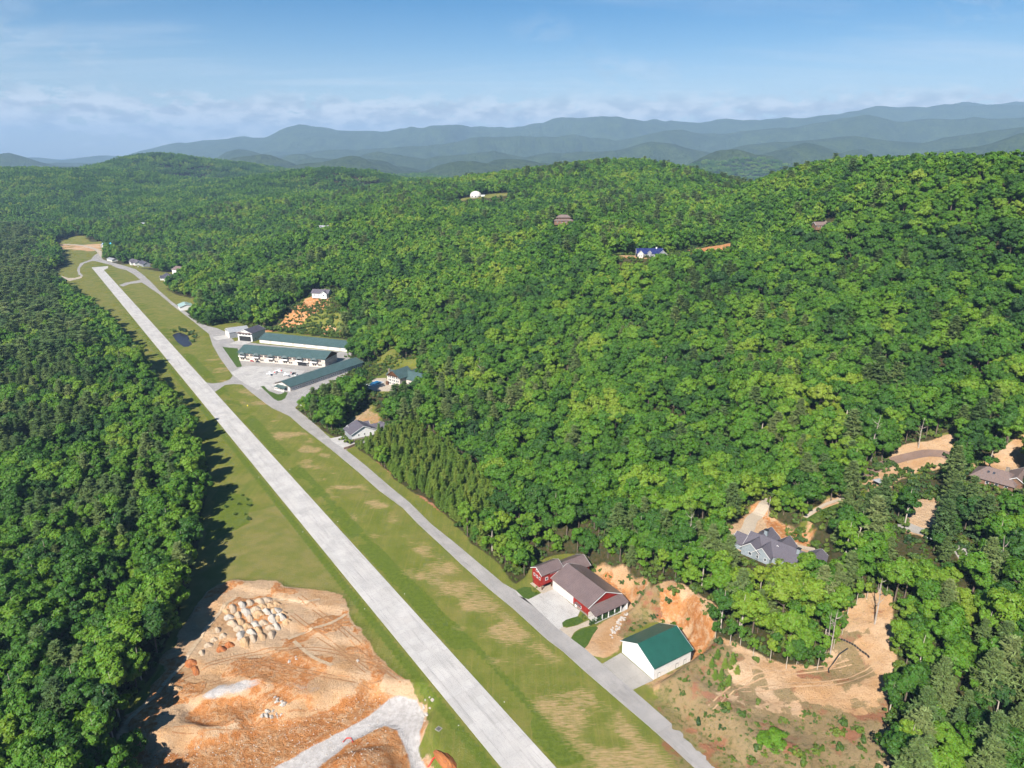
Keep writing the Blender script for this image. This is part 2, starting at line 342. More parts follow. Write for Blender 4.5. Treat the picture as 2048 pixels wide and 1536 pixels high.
FLAT = [(-152.8,195.0),(-153.4,213.8),(-152.3,234.1),(-157.0,260.9),(-167.4,295.0),(-180.5,342.4),(-194.9,383.8),(-209.1,434.5),(-235.9,478.4),(-285.0,548.4),(-348.6,639.0),(-414.9,729.4),(-487.3,833.0),(-598.5,960.9),(-713.9,1104.3),(-784.1,1164.6),(-1080.2,1656.6),(-1002.0,1736.7),(-785.6,1410.6),(-702.1,1343.5),(-604.8,1237.0),(-539.2,1104.3),(-463.7,1003.4),(-413.7,888.3),(-370.7,846.2),
        (-366.0,873.9),(-301.3,833.0),(-171.0,776.9),(-158.6,729.4),(-142.2,623.4),(-143.4,567.2),(-114.9,530.7),(-91.2,508.6),(-91.9,478.4),(-112.3,466.2),(-91.0,438.6),(-47.8,380.6),(-16.4,324.5),(1.5,297.1),(7.8,303.6),(9.8,313.5),(22.7,323.0),(33.4,324.5),(37.6,313.5),(55.2,286.8),(55.3,277.1),(49.1,269.7),(69.0,266.8),(73.7,265.7),(78.7,244.5),(52.6,225.6),(78.7,188.6),(63.0,107.7),(-108.6,107.7)]
PADS = [  # (polygon, level, blend width)
 ([(108.8,305.0),(111.0,318.5),(130.3,342.3),(141.8,328.7),(151.0,305.0),(140.5,286.5),(130.3,284.4)], 14.0, 8.0),
 ([(242.6,336.1),(274.1,342.3),(253.8,313.1),(233.2,313.1)], 41.0, 10.0),
 ([(-127.8,565.8),(-127.2,607.8),(-110.6,647.3),(-91.2,647.3),(-90.0,586.1),(-100.0,565.8)], 5.0, 10.0),
 ([(118,768),(185,768),(185,800),(118,800)], 92.5, 14.0),
]
CLEARED = [(58.0,205.7),(75.6,232.5),(92.9,236.6),(122.6,230.4),(142.5,257.5),(164.8,258.6),(146.9,217.9),(118.3,162.6),(79.3,171.4)]
# the building excavation beside the runway
EXCAV = [(-146.2,204.1),(-143.1,225.6),(-145.4,247.7),(-147.0,273.3),(-146.2,297.1),(-124.8,299.2),(-100.1,290.9),(-79.9,286.8),(-74.1,271.5),(-55.6,244.5),(-41.9,229.8),(-31.7,218.9),(-32.4,208.9),(-33.1,199.5),(-24.6,186.6),(-19.6,167.6),(-130.4,167.6)]
PITLOW = [(-143.1,195.0),(-126.6,199.5),(-107.3,205.3),(-88.1,214.3),(-70.8,221.0),(-55.1,225.6),(-44.1,224.8),(-36.8,213.8),(-36.6,201.8),(-30.0,188.6),(-22.6,165.9),(-137.3,165.9)]
TRENCH = [(-124.5,215.8),(-115.2,220.3),(-98.4,222.1),(-93.6,215.8),(-97.3,210.8),(-111.9,207.4),(-121.8,208.9)]
LEDGE = [(-121.4,218.9),(-115.7,226.4),(-100.2,230.3),(-96.5,225.3),(-108.1,222.1),(-118.6,216.9)]
DIG2 = [(-67.9,195.0),(-53.3,201.8),(-42.4,201.8),(-35.8,186.6),(-32.3,167.6),(-60.8,167.6)]
POND = [(-396.8,798.0),(-397.1,810.2),(-381.1,795.6),(-358.9,756.8),(-359.2,746.0),(-377.3,767.8)]
ROAD_LOW = [(-89.3,185.6),(-81.7,194.0),(-70.3,204.1),(-55.2,215.8),(-47.0,224.3),(-37.1,223.7),(-32.9,216.4),(-35.2,207.7),(-33.8,199.5),(-26.2,185.6),(-18.8,167.6),(-25.9,167.6),(-32.7,185.6),(-38.9,200.0),(-42.7,209.4),(-48.7,211.8),(-59.2,203.6),(-67.3,192.9),(-72.2,185.6),(-73.4,167.6),(-92.4,167.6)]

RIDGES = [  # (distance, half width, crest profile as (bearing, height)) of the blue ranges
 (15200, 1100, [(-10645,15200,-145.8),(2866,15200,-96.1),(4902,15200,297.9),(6903,15200,685.3),(8368,15200,1047.3),(9247,15200,1207.5),(10327,15200,1254.3),(12868,15200,1254.3)]),
 (14000, 2200, [(-8321,14000,127.6),(-7461,14000,145.7),(-7061,14000,263.1),(-6318,14000,469.3),(-5901,14000,415.7),(-4945,14000,504.9),(-3982,14000,708.8),(-3047,14000,655.8),(-2484,14000,638.1),(-1352,14000,735.2),(-414,14000,682.3),(244,14000,770.4),(898,14000,884.4),(1647,14000,858.2),(2586,14000,814.3),(3526,14000,770.4),(3988,14000,840.7),(4652,14000,761.6),(5391,14000,849.4),(6306,14000,989.1),(6852,14000,1076.0),(7690,14000,1076.0),(8051,14000,1136.6),(8719,14000,1050.0),(9269,14000,1093.3),(10969,14000,997.8)]),
 (10500, 1200, [(-5899,10500,63.9),(-4313,10500,145.7),(-3309,10500,186.4),(-2305,10500,267.6),(-1236,10500,321.5),(-524,10500,402.0),(255,10500,428.7),(891,10500,468.7),(1459,10500,402.0),(2157,10500,561.7),(2657,10500,482.0),(3218,10500,521.9),(4054,10500,601.4),(5017,10500,746.1),(5458,10500,627.8),(6153,10500,667.3),(7187,10500,693.6),(8945,10500,733.0)]),
 (7800, 760, [(-7041,7800,98.9),(-5747,7800,169.8),(-5312,7800,220.1),(-4962,7800,124.3),(-4553,7800,37.9),(-3862,7800,22.5),(-2467,7800,98.9),(-1771,7800,169.8),(-1396,7800,230.2),(-923,7800,159.7),(-206,7800,240.2),(138,7800,169.8),(930,7800,250.2),(1455,7800,300.2),(2093,7800,240.2),(2822,7800,340.1),(3550,7800,399.6),(4351,7800,325.2),(5357,7800,488.4),(7180,7800,547.2)]),
 (5800, 520, [(-4855,5800,68.0),(-2875,5800,49.0),(-1996,5800,94.6),(-1516,5800,155.0),(-1281,5800,124.8),(-690,5800,68.0),(-253,5800,124.8),(143,5800,87.0),(615,5800,170.0),(1014,5800,94.6),(1809,5800,68.0),(2120,5800,124.8),(2433,5800,143.7),(3249,5800,218.7),(3670,5800,274.5),(3992,5800,377.8),(5350,5800,421.7)]),
]
def far_land(x, y):
    r = np.hypot(x, y); th = x / np.maximum(y, 1.0)
    nz = fbm(x / 900.0, y / 900.0, 5, 11) - 0.5; rg = np.clip(1 - np.abs(fbm(x / 900.0 + y / 2600.0, y / 1500.0, 5, 14) - 0.5) * 6.0, 0, 1); rg2 = np.clip(1 - np.abs(fbm(x / 420.0 - y / 1900.0, y / 800.0, 4, 15) - 0.5) * 6.0, 0, 1); rg = 0.65 * rg + 0.35 * rg2
    z = -90 + 210 * fbm(x / 1000.0, y / 1000.0, 5, 5) 
    for d, w, prof in RIDGES:
        b = np.array([q[0] / q[1] for q in prof]); h = np.array([q[2] for q in prof])
        hh = np.interp(th, b, h) + (fbm(x / 520.0, x * 0 + d / 777.0, 4, int(d) % 97) - 0.5) * d * 0.013
        off = (fbm(x / 1700.0, y * 0 + d / 1000.0, 2, 21) - 0.5) * w * 0.9
        g = np.exp(-((y - d - off) / w) ** 2)
        spur = 0.5 + 0.5 * fbm(x / 450.0, y / 950.0, 4, int(d)) * 2
        prof_ = np.where(y < d + off, g ** 0.8 * (0.62 + 0.38 * g) * np.clip(spur + g * 0.8, 0, 1), g)
        z = np.maximum(z, (hh + 60) * prof_ * (1 - 0.62 * (1 - g ** 2) * (1 - rg)) - 60)
    # rounded foothills in front of the ranges
    hr_ = np.random.default_rng(77)
    for k in range(230):
        hy = hr_.uniform(4800, 12000); t_ = hr_.uniform(-0.85, 0.85); hx = hy * t_; w = hr_.uniform(240, 520) * (0.6 + hy / 10000.0)
        rise = hr_.uniform(-0.052, 0.000) + (0.012 if t_ > 0.25 else 0.0) - (0.012 if t_ < -0.45 else 0.0) + 0.010 * sstep(4800, 11500, hy)
        top = 200 + hy * rise
        m = (np.abs(x - hx) < 2.6 * w) & (np.abs(y - hy) < 2.6 * w)
        if not m.any(): continue
        q = ((x[m] - hx) / w) ** 2 + ((y[m] - hy) / (w * 0.8)) ** 2
        z[m] = np.maximum(z[m], (top + 80) * np.exp(-q * (0.8 + 0.5 * (rg[m] - 0.5))) * (0.72 + 0.5 * fbm(x[m] / 520.0, y[m] / 520.0, 4, k)) - 80)
    return z
def height(x, y, detail=True):
    x = np.asarray(x, dtype=float); y = np.asarray(y, dtype=float)
    z = hills(np.clip(x, -5000, 5000), np.clip(y, -1500, 5200))
    ff = sstep(4000, 5000, np.hypot(x, y))
    m = ff > 0
    if m.any(): z[m] = z[m] * (1 - ff[m]) + far_land(x[m], y[m]) * ff[m]
    if detail:
        r = np.hypot(x, y)
        k = sstep(250, 900, r) * (1 - ff)
        z = z + k * (14 * (fbm(x / 180.0, y / 180.0, 3, 3) - 0.5) + 26 * sstep(1100, 2600, r) * (fbm(x / 420.0, y / 420.0, 3, 9) - 0.5))
        z = z + 1.0 * (fbm(x / 25.0, y / 25.0, 3, 4) - 0.5) * sstep(150, 200, r)
    s = near_sdist(FLAT, x, y, 80)
    w = 1 - sstep(0.5, 26, s)
    # steep cut banks behind the two front hangars
    cut = (x > 20) & (y < 340)
    w = np.where(cut, 1 - sstep(0.3, 9, s), w)
    z = z * (1 - w) + 0.0 * w
    z = z + np.where(cut, 1.0, 0.0) * sstep(0.5, 6, s) * (1 - sstep(16, 30, s)) * (2.4 + 2.4 * (fbm(x / 5.0, y / 5.0, 4, 44) - 0.5))
    for poly, lv, bw in PADS:
        s2 = near_sdist(poly, x, y, bw + 5); w2 = 1 - sstep(0, bw, s2)
        z = z * (1 - w2) + lv * w2
    sc_ = near_sdist(CLEARED, x, y, 20); wc = 1 - sstep(-8, 2, sc_)
    z = z + wc * (2.6 * (fbm(x / 9.0, y / 9.0, 4, 46) - 0.5) + 0.9 * np.abs(fbm(x / 3.0, y / 5.0, 3, 47) - 0.5))
    # excavation: a bench at runway level, a lower cut, a trench and its spoil
    se = near_sdist(EXCAV, x, y, 40); we = 1 - sstep(-4, 3, se)
    nn = fbm(x / 7.0, y / 7.0, 4, 31) - 0.5
    rill = np.abs(fbm(x / 3.2 + y / 9.0, y / 3.2, 3, 37) - 0.5)
    low = 1 - sstep(-4.5, 4.5, near_sdist(PITLOW, x, y, 30) + 5 * nn)
    z = z + we * (1.1 * nn - 5.2 * low - rill * 2.2 * low * (1 - low) * 4)
    bench = x * 0.35 + y * 0.94 + 6 * nn
    z = z + we * (1 - low) * 1.3 * (sstep(0.42, 0.58, np.mod(bench / 17.0, 1.0)) - np.mod(bench / 17.0, 1.0))
    z = z - 3.0 * (1 - sstep(-2.5, 2.0, near_sdist(TRENCH, x, y, 20) + 2 * nn)) + 1.5 * (1 - sstep(-2.0, 2.5, near_sdist(LEDGE, x, y, 20)))
    z = z + (1 - sstep(-6, 1, near_sdist(DIG2, x, y, 20))) * (3.0 + 3 * nn)
    sr = near_sdist(ROAD_LOW, x, y, 25); wr = 1 - sstep(0, 5, sr); z = z * (1 - wr) + wr * (-4.9 + 2.6 * sstep(215, 236, y))
    sp = near_sdist(POND, x, y, 20); z = z - 1.6 * (1 - sstep(-2, 6, sp))
    return z
def hz(x, y): return float(height(np.array([x]), np.array([y]))[0])

# ------------------------------------------------------------------ ground sheet
def growing(a, step, grow, end):
    out = []; x = a; s = step
    while abs(x) < abs(end): x += s * (1 if end > a else -1); s *= grow; out.append(x)
    return out
xs = np.array(growing(-300, 2.0, 1.030, -27000)[::-1] + list(np.arange(-300, 262, 2.0)) + growing(260, 2.0, 1.030, 27000))
ys = np.array(growing(128, 3.0, 1.35, -4000)[::-1] + list(np.arange(130, 560, 1.6)) + growing(558.4, 1.6, 1.0165, 31000))
GX, GY = np.meshgrid(xs, ys)
GZ = height(GX, GY)
nx_, ny_ = len(xs), len(ys)
idx = np.arange(nx_ * ny_).reshape(ny_, nx_)
GF = np.stack([idx[:-1, :-1], idx[:-1, 1:], idx[1:, 1:], idx[1:, :-1]], -1).reshape(-1, 4)

# land cover
FOREST_OPEN = [(-141.8,195.0),(-146.4,213.8),(-146.2,234.1),(-150.1,260.2),(-158.5,297.1),(-172.2,339.8),(-187.9,383.8),(-206.7,434.5),(-235.9,478.4),(-285.0,548.4),(-348.6,639.0),(-414.9,729.4),(-487.3,833.0),(-598.5,960.9),(-713.9,1104.3),(-784.1,1164.6),(-827.4,1253.6),(-849.3,1330.8),(-968.4,1516.0),(-1035.3,1592.1),(-1080.5,1676.0),(-1069.3,1736.7),(-990.5,1716.0),(-873.0,1524.1),(-804.4,1383.0),(-737.0,1337.1),(-697.4,1306.1),(-621.4,1253.6),(-576.7,1253.6),(-537.9,1174.4),(-544.9,1091.2),(-502.8,1041.6),(-456.4,1003.4),(-441.8,960.9),(-444.5,928.1),(-390.4,851.6),(-367.5,838.3),(-363.6,851.6),
        (-344.9,859.8),(-303.0,820.2),(-286.4,815.2),(-173.1,767.8),(-166.2,719.3),(-173.5,699.9),(-159.4,686.9),(-155.6,655.4),(-173.8,601.2),(-170.7,544.7),(-180.0,548.4),(-157.8,517.2),(-136.8,488.1),(-122.2,473.6),(-112.3,466.2),(-90.9,437.8),(-71.7,406.4),(-47.7,379.3),(-32.5,354.0),(-17.3,327.4),(-9.1,318.7),(1.5,295.8),(6.5,301.4),(9.8,313.5),(22.7,323.0),(33.2,323.3),(38.8,311.6),(49.8,301.2),(56.7,293.6),(63.0,285.5),(63.5,276.0),(74.9,280.8),(84.6,268.6),(90.0,257.1),(85.4,244.6),
        (93.4,237.8),(107.3,231.3),(121.4,227.5),(132.1,239.6),(142.2,255.8),(156.7,262.1),(163.7,258.6),(153.5,236.5),(146.0,217.9),(134.1,201.6),(126.7,181.8),(87.3,104.5),(-102.7,107.7)]
CLEARINGS = [   # clearings in the woods, seen over the trees that stand in front of them
 [(-129.8,500.2),(-128.6,528.4),(-117.9,557.0),(-99.1,513.9),(-95.9,486.1),(-103.8,472.7),(-116.1,462.6),(-124.4,467.2)],
 [(-128.7,576.5),(-128.7,623.1),(-116.5,669.7),(-91.3,659.2),(-88.3,635.8),(-94.6,593.2),(-100.9,571.1),(-117.1,565.8)],
 [(-143.0,673.7),(-120.6,696.3),(-112.6,677.4),(-123.9,656.0)],
 [(105.8,315.5),(131.9,347.5),(141.2,348.6),(140.5,334.0),(152.8,315.5),(150.5,301.3),(140.7,291.6),(127.3,289.0),(111.7,304.0)],
 [(193.4,353.6),(225.1,378.2),(256.9,378.0),(245.5,353.2),(220.6,348.9),(198.3,342.3)],
 [(249.2,348.7),(293.8,365.7),(256.8,313.1),(236.0,318.5)],
 [(153.7,329.1),(181.4,344.4),(175.2,328.3),(152.1,317.4)],
 [(189.6,304.3),(205.3,320.0),(218.8,322.4),(207.6,298.7),(194.0,281.3),(186.2,291.1)],
 [(188.7,346.6),(207.3,354.0),(206.2,338.6),(191.1,334.7)],
 [(202.1,281.0),(209.7,281.0),(201.4,264.9),(195.8,267.2)],
 [(118,770),(186,770),(190,796),(112,796)],
 [(178,800),(206,796),(262,835),(262,850),(220,845)],
 [(-309.3,813.8),(-283.0,836.7),(-261.6,870.4),(-235.2,891.9),(-219.8,837.8),(-197.6,808.0),(-193.6,789.9),(-272.6,801.3)],
 [(-262,858),(-215,858),(-215,890),(-262,890)],
 [(-118,1478),(-10,1462),(-5,1495),(-60,1515),(-110,1510)],
]
SPOTS = [(72,1000,17),(-211,1450,16),(-326,1250,16),(330,760,12),(-720,1350,26),(-690,1325,22),(-796,1397,16),(-915,1600,24),(-930,1800,14),(-573,1178,26),(-447,945,16)]
def cov(poly, soft=2.5, wob=3.0, seed=50, s=9.0, grow=0.0):
    soft = soft * 1.9
    d = near_sdist(poly, GX, GY, 40) - grow
    return 1 - sstep(-soft, soft, d + wob * 2 * (fbm(GX / s, GY / s, 3, seed) - 0.5))
forest = np.ones(GX.shape)
forest = forest * (1 - cov(FOREST_OPEN, 2.0, 2.0))
for c in CLEARINGS: forest = forest * (1 - cov(c, 3, 4))
for cx_, cy2, r_ in SPOTS: forest = forest * sstep(r_ * 0.8, r_ * 1.1, np.hypot(GX - cx_, GY - cy2))
rr = np.hypot(GX, GY)
farm = sstep(3300, 4600, rr)
clay = cov(EXCAV, 1.2, 3.5, 51) * (0.0 + 1.0 * sstep(0.43, 0.60, fbm(GX / 14.0, GY / 14.0, 4, 60)))
pale = cov(EXCAV, 1.2, 3.5, 51)
low = cov(PITLOW, 2.0, 4.0, 53)
clay = np.maximum(clay * 0.75, np.maximum(low, cov(TRENCH, 1, 1, 54)))
BANKS = [[(38.9,307.6),(47.5,301.9),(56.5,291.9),(62.4,284.5),(61.6,277.2),(54.3,276.8),(50.1,283.0),(43.4,297.7)],
         [(63.4,274.0),(74.3,277.4),(83.3,267.7),(88.8,257.1),(84.6,247.4),(75.9,243.9),(73.4,264.4),(65.0,267.2)],
         [(134.6,346.0),(138.9,332.6),(152.9,314.3),(151.4,304.0),(140.4,311.1),(133.3,323.5)],
         [(-305.5,811.3),(-284.7,831.8),(-265.7,861.8),(-247.0,887.2),(-233.6,885.5),(-223.8,844.5),(-241.7,830.2),(-263.7,821.8),(-284.0,809.7)],[(-255.3,806.3),(-234.5,813.1),(-215.4,808.0),(-196.4,797.2),(-198.3,785.1),(-229.5,794.0)],
         [(178,800),(206,796),(262,835),(262,850),(220,845)],[(112,770),(150,772),(150,782),(110,790)]]
for i, c in enumerate(BANKS): clay = np.maximum(clay, 0.85 * cov(c, 2.2, 6, 70 + i, 7)); pale = np.maximum(pale, 0.9 * cov(c, 2.0, 5, 80 + i, 6))
SANDY = [[(26.8,247.7),(39.6,266.1),(56.7,280.9),(60.7,277.1),(53.4,260.9),(45.9,247.7),(35.6,240.9)],
         [(56.6,226.9),(75.3,238.4),(75.6,232.2),(59.9,223.4)],
         [(63.1,204.7),(80.5,221.3),(96.2,234.2),(122.0,228.9),(135.2,241.1),(163.4,255.8),(144.6,215.3),(132.0,199.2),(124.3,177.1),(85.2,170.5),(77.7,186.9)],
         CLEARINGS[3], CLEARINGS[4], CLEARINGS[5], CLEARINGS[6], CLEARINGS[7], CLEARINGS[8], CLEARINGS[9],
         [(-1004.9,1592.1),(-1010.1,1656.6),(-968.2,1676.0),(-907.1,1566.0),(-920.2,1540.6)], [(-1033.0,1592.1),(-1078.2,1676.0),(-1051.0,1685.8),(-1002.9,1583.3)]]
for i, c in enumerate(SANDY): pale = np.maximum(pale, cov(c, 2.0, 4, 90 + i, 7))
pale = np.maximum(pale, 0.55 * cov(CLEARINGS[0], 3, 4))
RIGHT_OPEN = [(57.0,228.1),(76.1,241.5),(74.5,266.1),(55.9,280.5),(39.6,321.1),(51.6,312.6),(68.1,299.0),(79.6,296.0),(90.2,276.3),(94.6,259.8),(88.3,241.5),(107.8,232.8),(122.6,230.4),(144.1,261.0),(166.6,262.1),(147.9,217.9),(119.1,162.6),(85.2,170.5),(77.3,191.1)]
pale = np.maximum(pale, 0.66 * cov(RIGHT_OPEN, 3.0, 5, 88, 10, 5.0)); pale = np.maximum(pale, 0.8 * cov(CLEARINGS[10], 3, 4))
gravel = np.maximum(cov(ROAD_LOW, 1.2, 1.5, 110), 0.62 * cov(LEDGE, 1.5, 3, 111))
GREYLENS = [(-91.9,232.6),(-78.8,237.0),(-65.9,234.1),(-66.3,227.0),(-78.0,218.9),(-88.0,213.8),(-94.4,218.9),(-94.6,225.6)]
gravel = np.maximum(gravel, 0.40 * cov(GREYLENS, 4, 8, 112, 5))
weedy = cov([(55.0,192.1),(53.2,219.4),(70.0,233.7),(84.6,243.3),(91.3,231.3),(78.3,213.5),(99.5,209.9),(123.7,206.3),(131.0,193.5),(121.2,169.6),(76.1,171.4)], 4, 8, 115)
weedy = np.maximum(weedy, 0.75 * cov(CLEARED, 3, 8, 117, 14) * sstep(0.46, 0.6, fbm(GX / 8.0, GY / 8.0, 4, 118)))
weedy = np.maximum(weedy, cov([(46.7,260.9),(57.2,277.1),(69.0,279.1),(69.3,268.8),(54.4,260.2),(46.4,250.9)], 2, 3, 116))
# worn strip between runway and taxiway; along-runway and across-runway coordinates
du, dv = GX - 5.8, GY - 187.4
RA = -math.sin(RWY) * du + math.cos(RWY) * dv
RB = math.cos(RWY) * du + math.sin(RWY) * dv
mid = sstep(12, 22, RB) * (1 - sstep(40, 47, RB))
dry = mid * sstep(0.42, 0.78, fbm(GX / 16.0, GY / 10.0, 4, 120) + 0.15 * sstep(170, 20, RA) + 0.10 * np.exp(-((RB - 34) / 9.0) ** 2) - 0.08 * sstep(300, 500, RA)) * (1 - sstep(650, 900, RA))
olive = sstep(-11, -14, RB) * (1 - sstep(-75, -95, RB)) * sstep(110, 118, RA) * (1 - sstep(236, 244, RA))
olive = np.maximum(olive, sstep(700, 900, RA) * 0.5)
lush = np.maximum((1 - sstep(1.5, 3.0, np.abs(RB + 11.0))) * 0.8, cov([(-187.2,404.2),(-158.7,385.1),(-150.0,356.3),(-158.0,343.5),(-166.2,326.9)], 2, 2, 121))
lush = np.maximum(lush, sstep(8, 10, RB) * (1 - sstep(17, 20, RB)) * sstep(0.45, 0.55, fbm(GX / 20.0, GY / 20.0, 3, 122)))
lush = np.maximum(lush, (1 - sstep(0.8, 2.4, np.abs(RB - 16.5 - 1.5 * np.sin(RA / 47.0)))) * 0.9 * sstep(0.35, 0.5, fbm(RA / 30.0, RB / 30.0, 2, 123)))
mulch = (1 - sstep(1.2, 2.2, np.abs(RB - 65.5 + 1.0 * np.sin(RA / 30.0)))) * sstep(165, 180, RA) * (1 - sstep(268, 276, RA))
dry = np.maximum(dry, 0.0); clay = np.maximum(clay, 0.0)

def add_attr(me, name, chans):
    a = me.attributes.new(name, 'FLOAT_COLOR', 'POINT')
    a.data.foreach_set('color', np.stack([c.ravel() for c in chans], -1).astype(np.float32).ravel())
ground_mat, n, l, b = new_mat('ground')
b.inputs['Roughness'].default_value = 0.95; b.inputs['Specular IOR Level'].default_value = 0.1
tcg = n.new('ShaderNodeTexCoord')
def att(name):
    a = n.new('ShaderNodeAttribute'); a.attribute_name = name
    s = n.new('ShaderNodeSeparateColor'); l.new(a.outputs['Color'], s.inputs[0])
    return [s.outputs[0], s.outputs[1], s.outputs[2], a.outputs['Alpha']]
A1, A2, A3 = att('cover_a'), att('cover_b'), att('cover_c')
def noise_n(scale, detail=6.0, rough=0.6, vec=None):
    q = nd(n, 'ShaderNodeTexNoise', inp={'Scale': scale, 'Detail': detail, 'Roughness': rough}); l.new(vec or tcg.outputs['Object'], q.inputs['Vector']); return q.outputs[0]
def mixc(f, a, b_):
    m_ = n.new('ShaderNodeMix'); m_.data_type = 'RGBA'
    if isinstance(f, float): m_.inputs[0].default_value = f
    else: l.new(f, m_.inputs[0])
    for s_, v in ((6, a), (7, b_)):
        if isinstance(v, tuple): m_.inputs[s_].default_value = (*v, 1)
        else: l.new(v, m_.inputs[s_])
    return m_.outputs[2]
mm = lambda op, a, b_=None, c=False: math_node(n, l, op, a, b_, c)
nf = noise_n(0.55, 8, 0.7); nm = noise_n(0.11, 6); nl = noise_n(0.025, 4); nv = noise_n(1.7, 4, 0.7)
nE = mm('ADD', mm('ADD', mm('MULTIPLY', nf, 0.45), mm('MULTIPLY', nm, 0.35)), mm('MULTIPLY', nv, 0.2))
def edge(mask, amp=0.7, lo=0.38, hi=0.62, nz=None):
    return ramp(n, l, mm('ADD', mask, mm('MULTIPLY', mm('SUBTRACT', nz or nE, 0.5), amp * 1.5)), lo, hi)
# mown stripes run along the runway
mpg = n.new('ShaderNodeMapping'); mpg.inputs['Rotation'].default_value = (0, 0, -RWY); mpg.inputs['Scale'].default_value = (0.35, 0.012, 1); l.new(tcg.outputs['Object'], mpg.inputs[0])
stripe = noise_n(1.0, 3, 0.5, mpg.outputs[0])
mpg2 = n.new('ShaderNodeMapping'); mpg2.inputs['Rotation'].default_value = (0, 0, -RWY); mpg2.inputs['Scale'].default_value = (1.1, 0.02, 1); l.new(tcg.outputs['Object'], mpg2.inputs[0])
stripe2 = noise_n(1.0, 4, 0.6, mpg2.outputs[0])
col = mixc(ramp(n, l, nm, 0.3, 0.7), (0.093,0.110,0.018), (0.141,0.141,0.032))
col = mixc(mm('MULTIPLY', ramp(n, l, stripe, 0.38, 0.62), 0.55), col, (0.086,0.112,0.016))
col = mixc(mm('MULTIPLY', ramp(n, l, nf, 0.5, 0.75), 0.45), col, (0.177,0.144,0.051))
col = mixc(mm('MULTIPLY', ramp(n, l, stripe2, 0.52, 0.68), 0.45), col, (0.170,0.150,0.045))
col = mixc(mm('MULTIPLY', ramp(n, l, nv, 0.52, 0.70), 0.40), col, (0.060,0.080,0.014))
col = mixc(mm('MULTIPLY', ramp(n, l, noise_n(0.045, 5, 0.65), 0.50, 0.64), 0.45), col, (0.165,0.140,0.044))
col = mixc(edge(A2[1], 0.3), col, mixc(ramp(n, l, nm, 0.35, 0.65), (0.112,0.120,0.028), (0.155,0.138,0.044)))   # olive turf
col = mixc(mm('MULTIPLY', edge(A2[2], 0.7), 0.85), col, mixc(ramp(n, l, nf, 0.35, 0.65), (0.056,0.086,0.011), (0.088,0.119,0.017)))  # lush
# scuffed streaks of bare soil lie across the slope
mps = n.new('ShaderNodeMapping'); mps.inputs['Rotation'].default_value = (0, 0, -RWY); mps.inputs['Scale'].default_value = (0.25, 1.5, 1); l.new(tcg.outputs['Object'], mps.inputs[0])
streaks = noise_n(1.0, 6, 0.65, mps.outputs[0])
dryf = ramp(n, l, mm('ADD', mm('MULTIPLY', A2[0], 0.86), mm('ADD', mm('MULTIPLY', mm('SUBTRACT', streaks, 0.5), 2.2), mm('MULTIPLY', mm('SUBTRACT', nE, 0.5), 1.6))), 0.36, 1.20)
col = mixc(mm('MULTIPLY', dryf, 0.95), col, mixc(ramp(n, l, nf, 0.35, 0.65), (0.357,0.238,0.132), (0.255,0.178,0.085)))   # dry
soil = mixc(ramp(n, l, nm, 0.35, 0.65), (0.385,0.250,0.143), (0.344,0.201,0.098)); soil = mixc(mm('MULTIPLY', ramp(n, l, nl, 0.45, 0.6), 0.6), soil, (0.426,0.316,0.213)); soil = mixc(mm('MULTIPLY', ramp(n, l, streaks, 0.52, 0.7), 0.55), soil, (0.271,0.148,0.074)); soil = mixc(mm('MULTIPLY', ramp(n, l, nv, 0.5, 0.72), 0.55), soil, (0.197,0.115,0.061)); soil = mixc(mm('MULTIPLY', ramp(n, l, noise_n(0.3, 3), 0.62, 0.7), 0.35), soil, (0.164,0.131,0.057))
col = mixc(edge(A1[1], 0.8), col, soil)
clayc = mixc(ramp(n, l, nm, 0.3, 0.7), (0.328,0.127,0.039), (0.377,0.184,0.074)); clayc = mixc(mm('MULTIPLY', ramp(n, l, nf, 0.48, 0.7), 0.7), clayc, (0.238,0.082,0.026)); clayc = mixc(mm('MULTIPLY', ramp(n, l, noise_n(0.35, 7, 0.75), 0.47, 0.60), 0.7), clayc, (0.426,0.287,0.172)); clayc = mixc(mm('MULTIPLY', ramp(n, l, nv, 0.6, 0.75), 0.6), clayc, (0.197,0.074,0.029))
col = mixc(edge(A1[0], 1.0, 0.45, 0.62), col, clayc)
col = mixc(edge(A1[2], 0.6), col, mixc(ramp(n, l, nf, 0.35, 0.65), (0.394,0.373,0.361), (0.295,0.275,0.262)))
weedc = mixc(ramp(n, l, nf, 0.34, 0.52), (0.037,0.061,0.013), (0.164,0.123,0.061)); weedc = mixc(ramp(n, l, nm, 0.52, 0.62), weedc, (0.180,0.070,0.041))
col = mixc(mm('MULTIPLY', edge(A3[0], 1.3, 0.5, 0.68), 0.8), col, weedc)
col = mixc(edge(A3[1], 0.4), col, mixc(ramp(n, l, nf, 0.35, 0.65), (0.246,0.094,0.049), (0.312,0.164,0.098)))    # red mulch
floor_c = mixc(ramp(n, l, nf, 0.4, 0.65), (0.030,0.034,0.012), (0.060,0.045,0.022))
col = mixc(edge(A1[3], 0.5), col, floor_c)
nfar = noise_n(0.006, 8, 0.62); nfar2 = noise_n(0.03, 6, 0.7)
farc = mixc(ramp(n, l, nfar, 0.3, 0.7), (0.026,0.044,0.016), (0.052,0.078,0.024)); farc = mixc(mm('MULTIPLY', ramp(n, l, nfar2, 0.45, 0.62), 0.6), farc, (0.012,0.022,0.010))
farc = mixc(ramp(n, l, noise_n(0.0022, 5), 0.70, 0.74), farc, (0.16,0.17,0.08))
col = mixc(A2[3], col, farc)
l.new(col, b.inputs['Base Color'])
bh = mm('ADD', mm('MULTIPLY', nf, 0.6), mm('MULTIPLY', nv, 0.4))
bp = nd(n, 'ShaderNodeBump', inp={'Strength': 0.55, 'Distance': 0.5}); l.new(bh, bp.inputs['Height'])
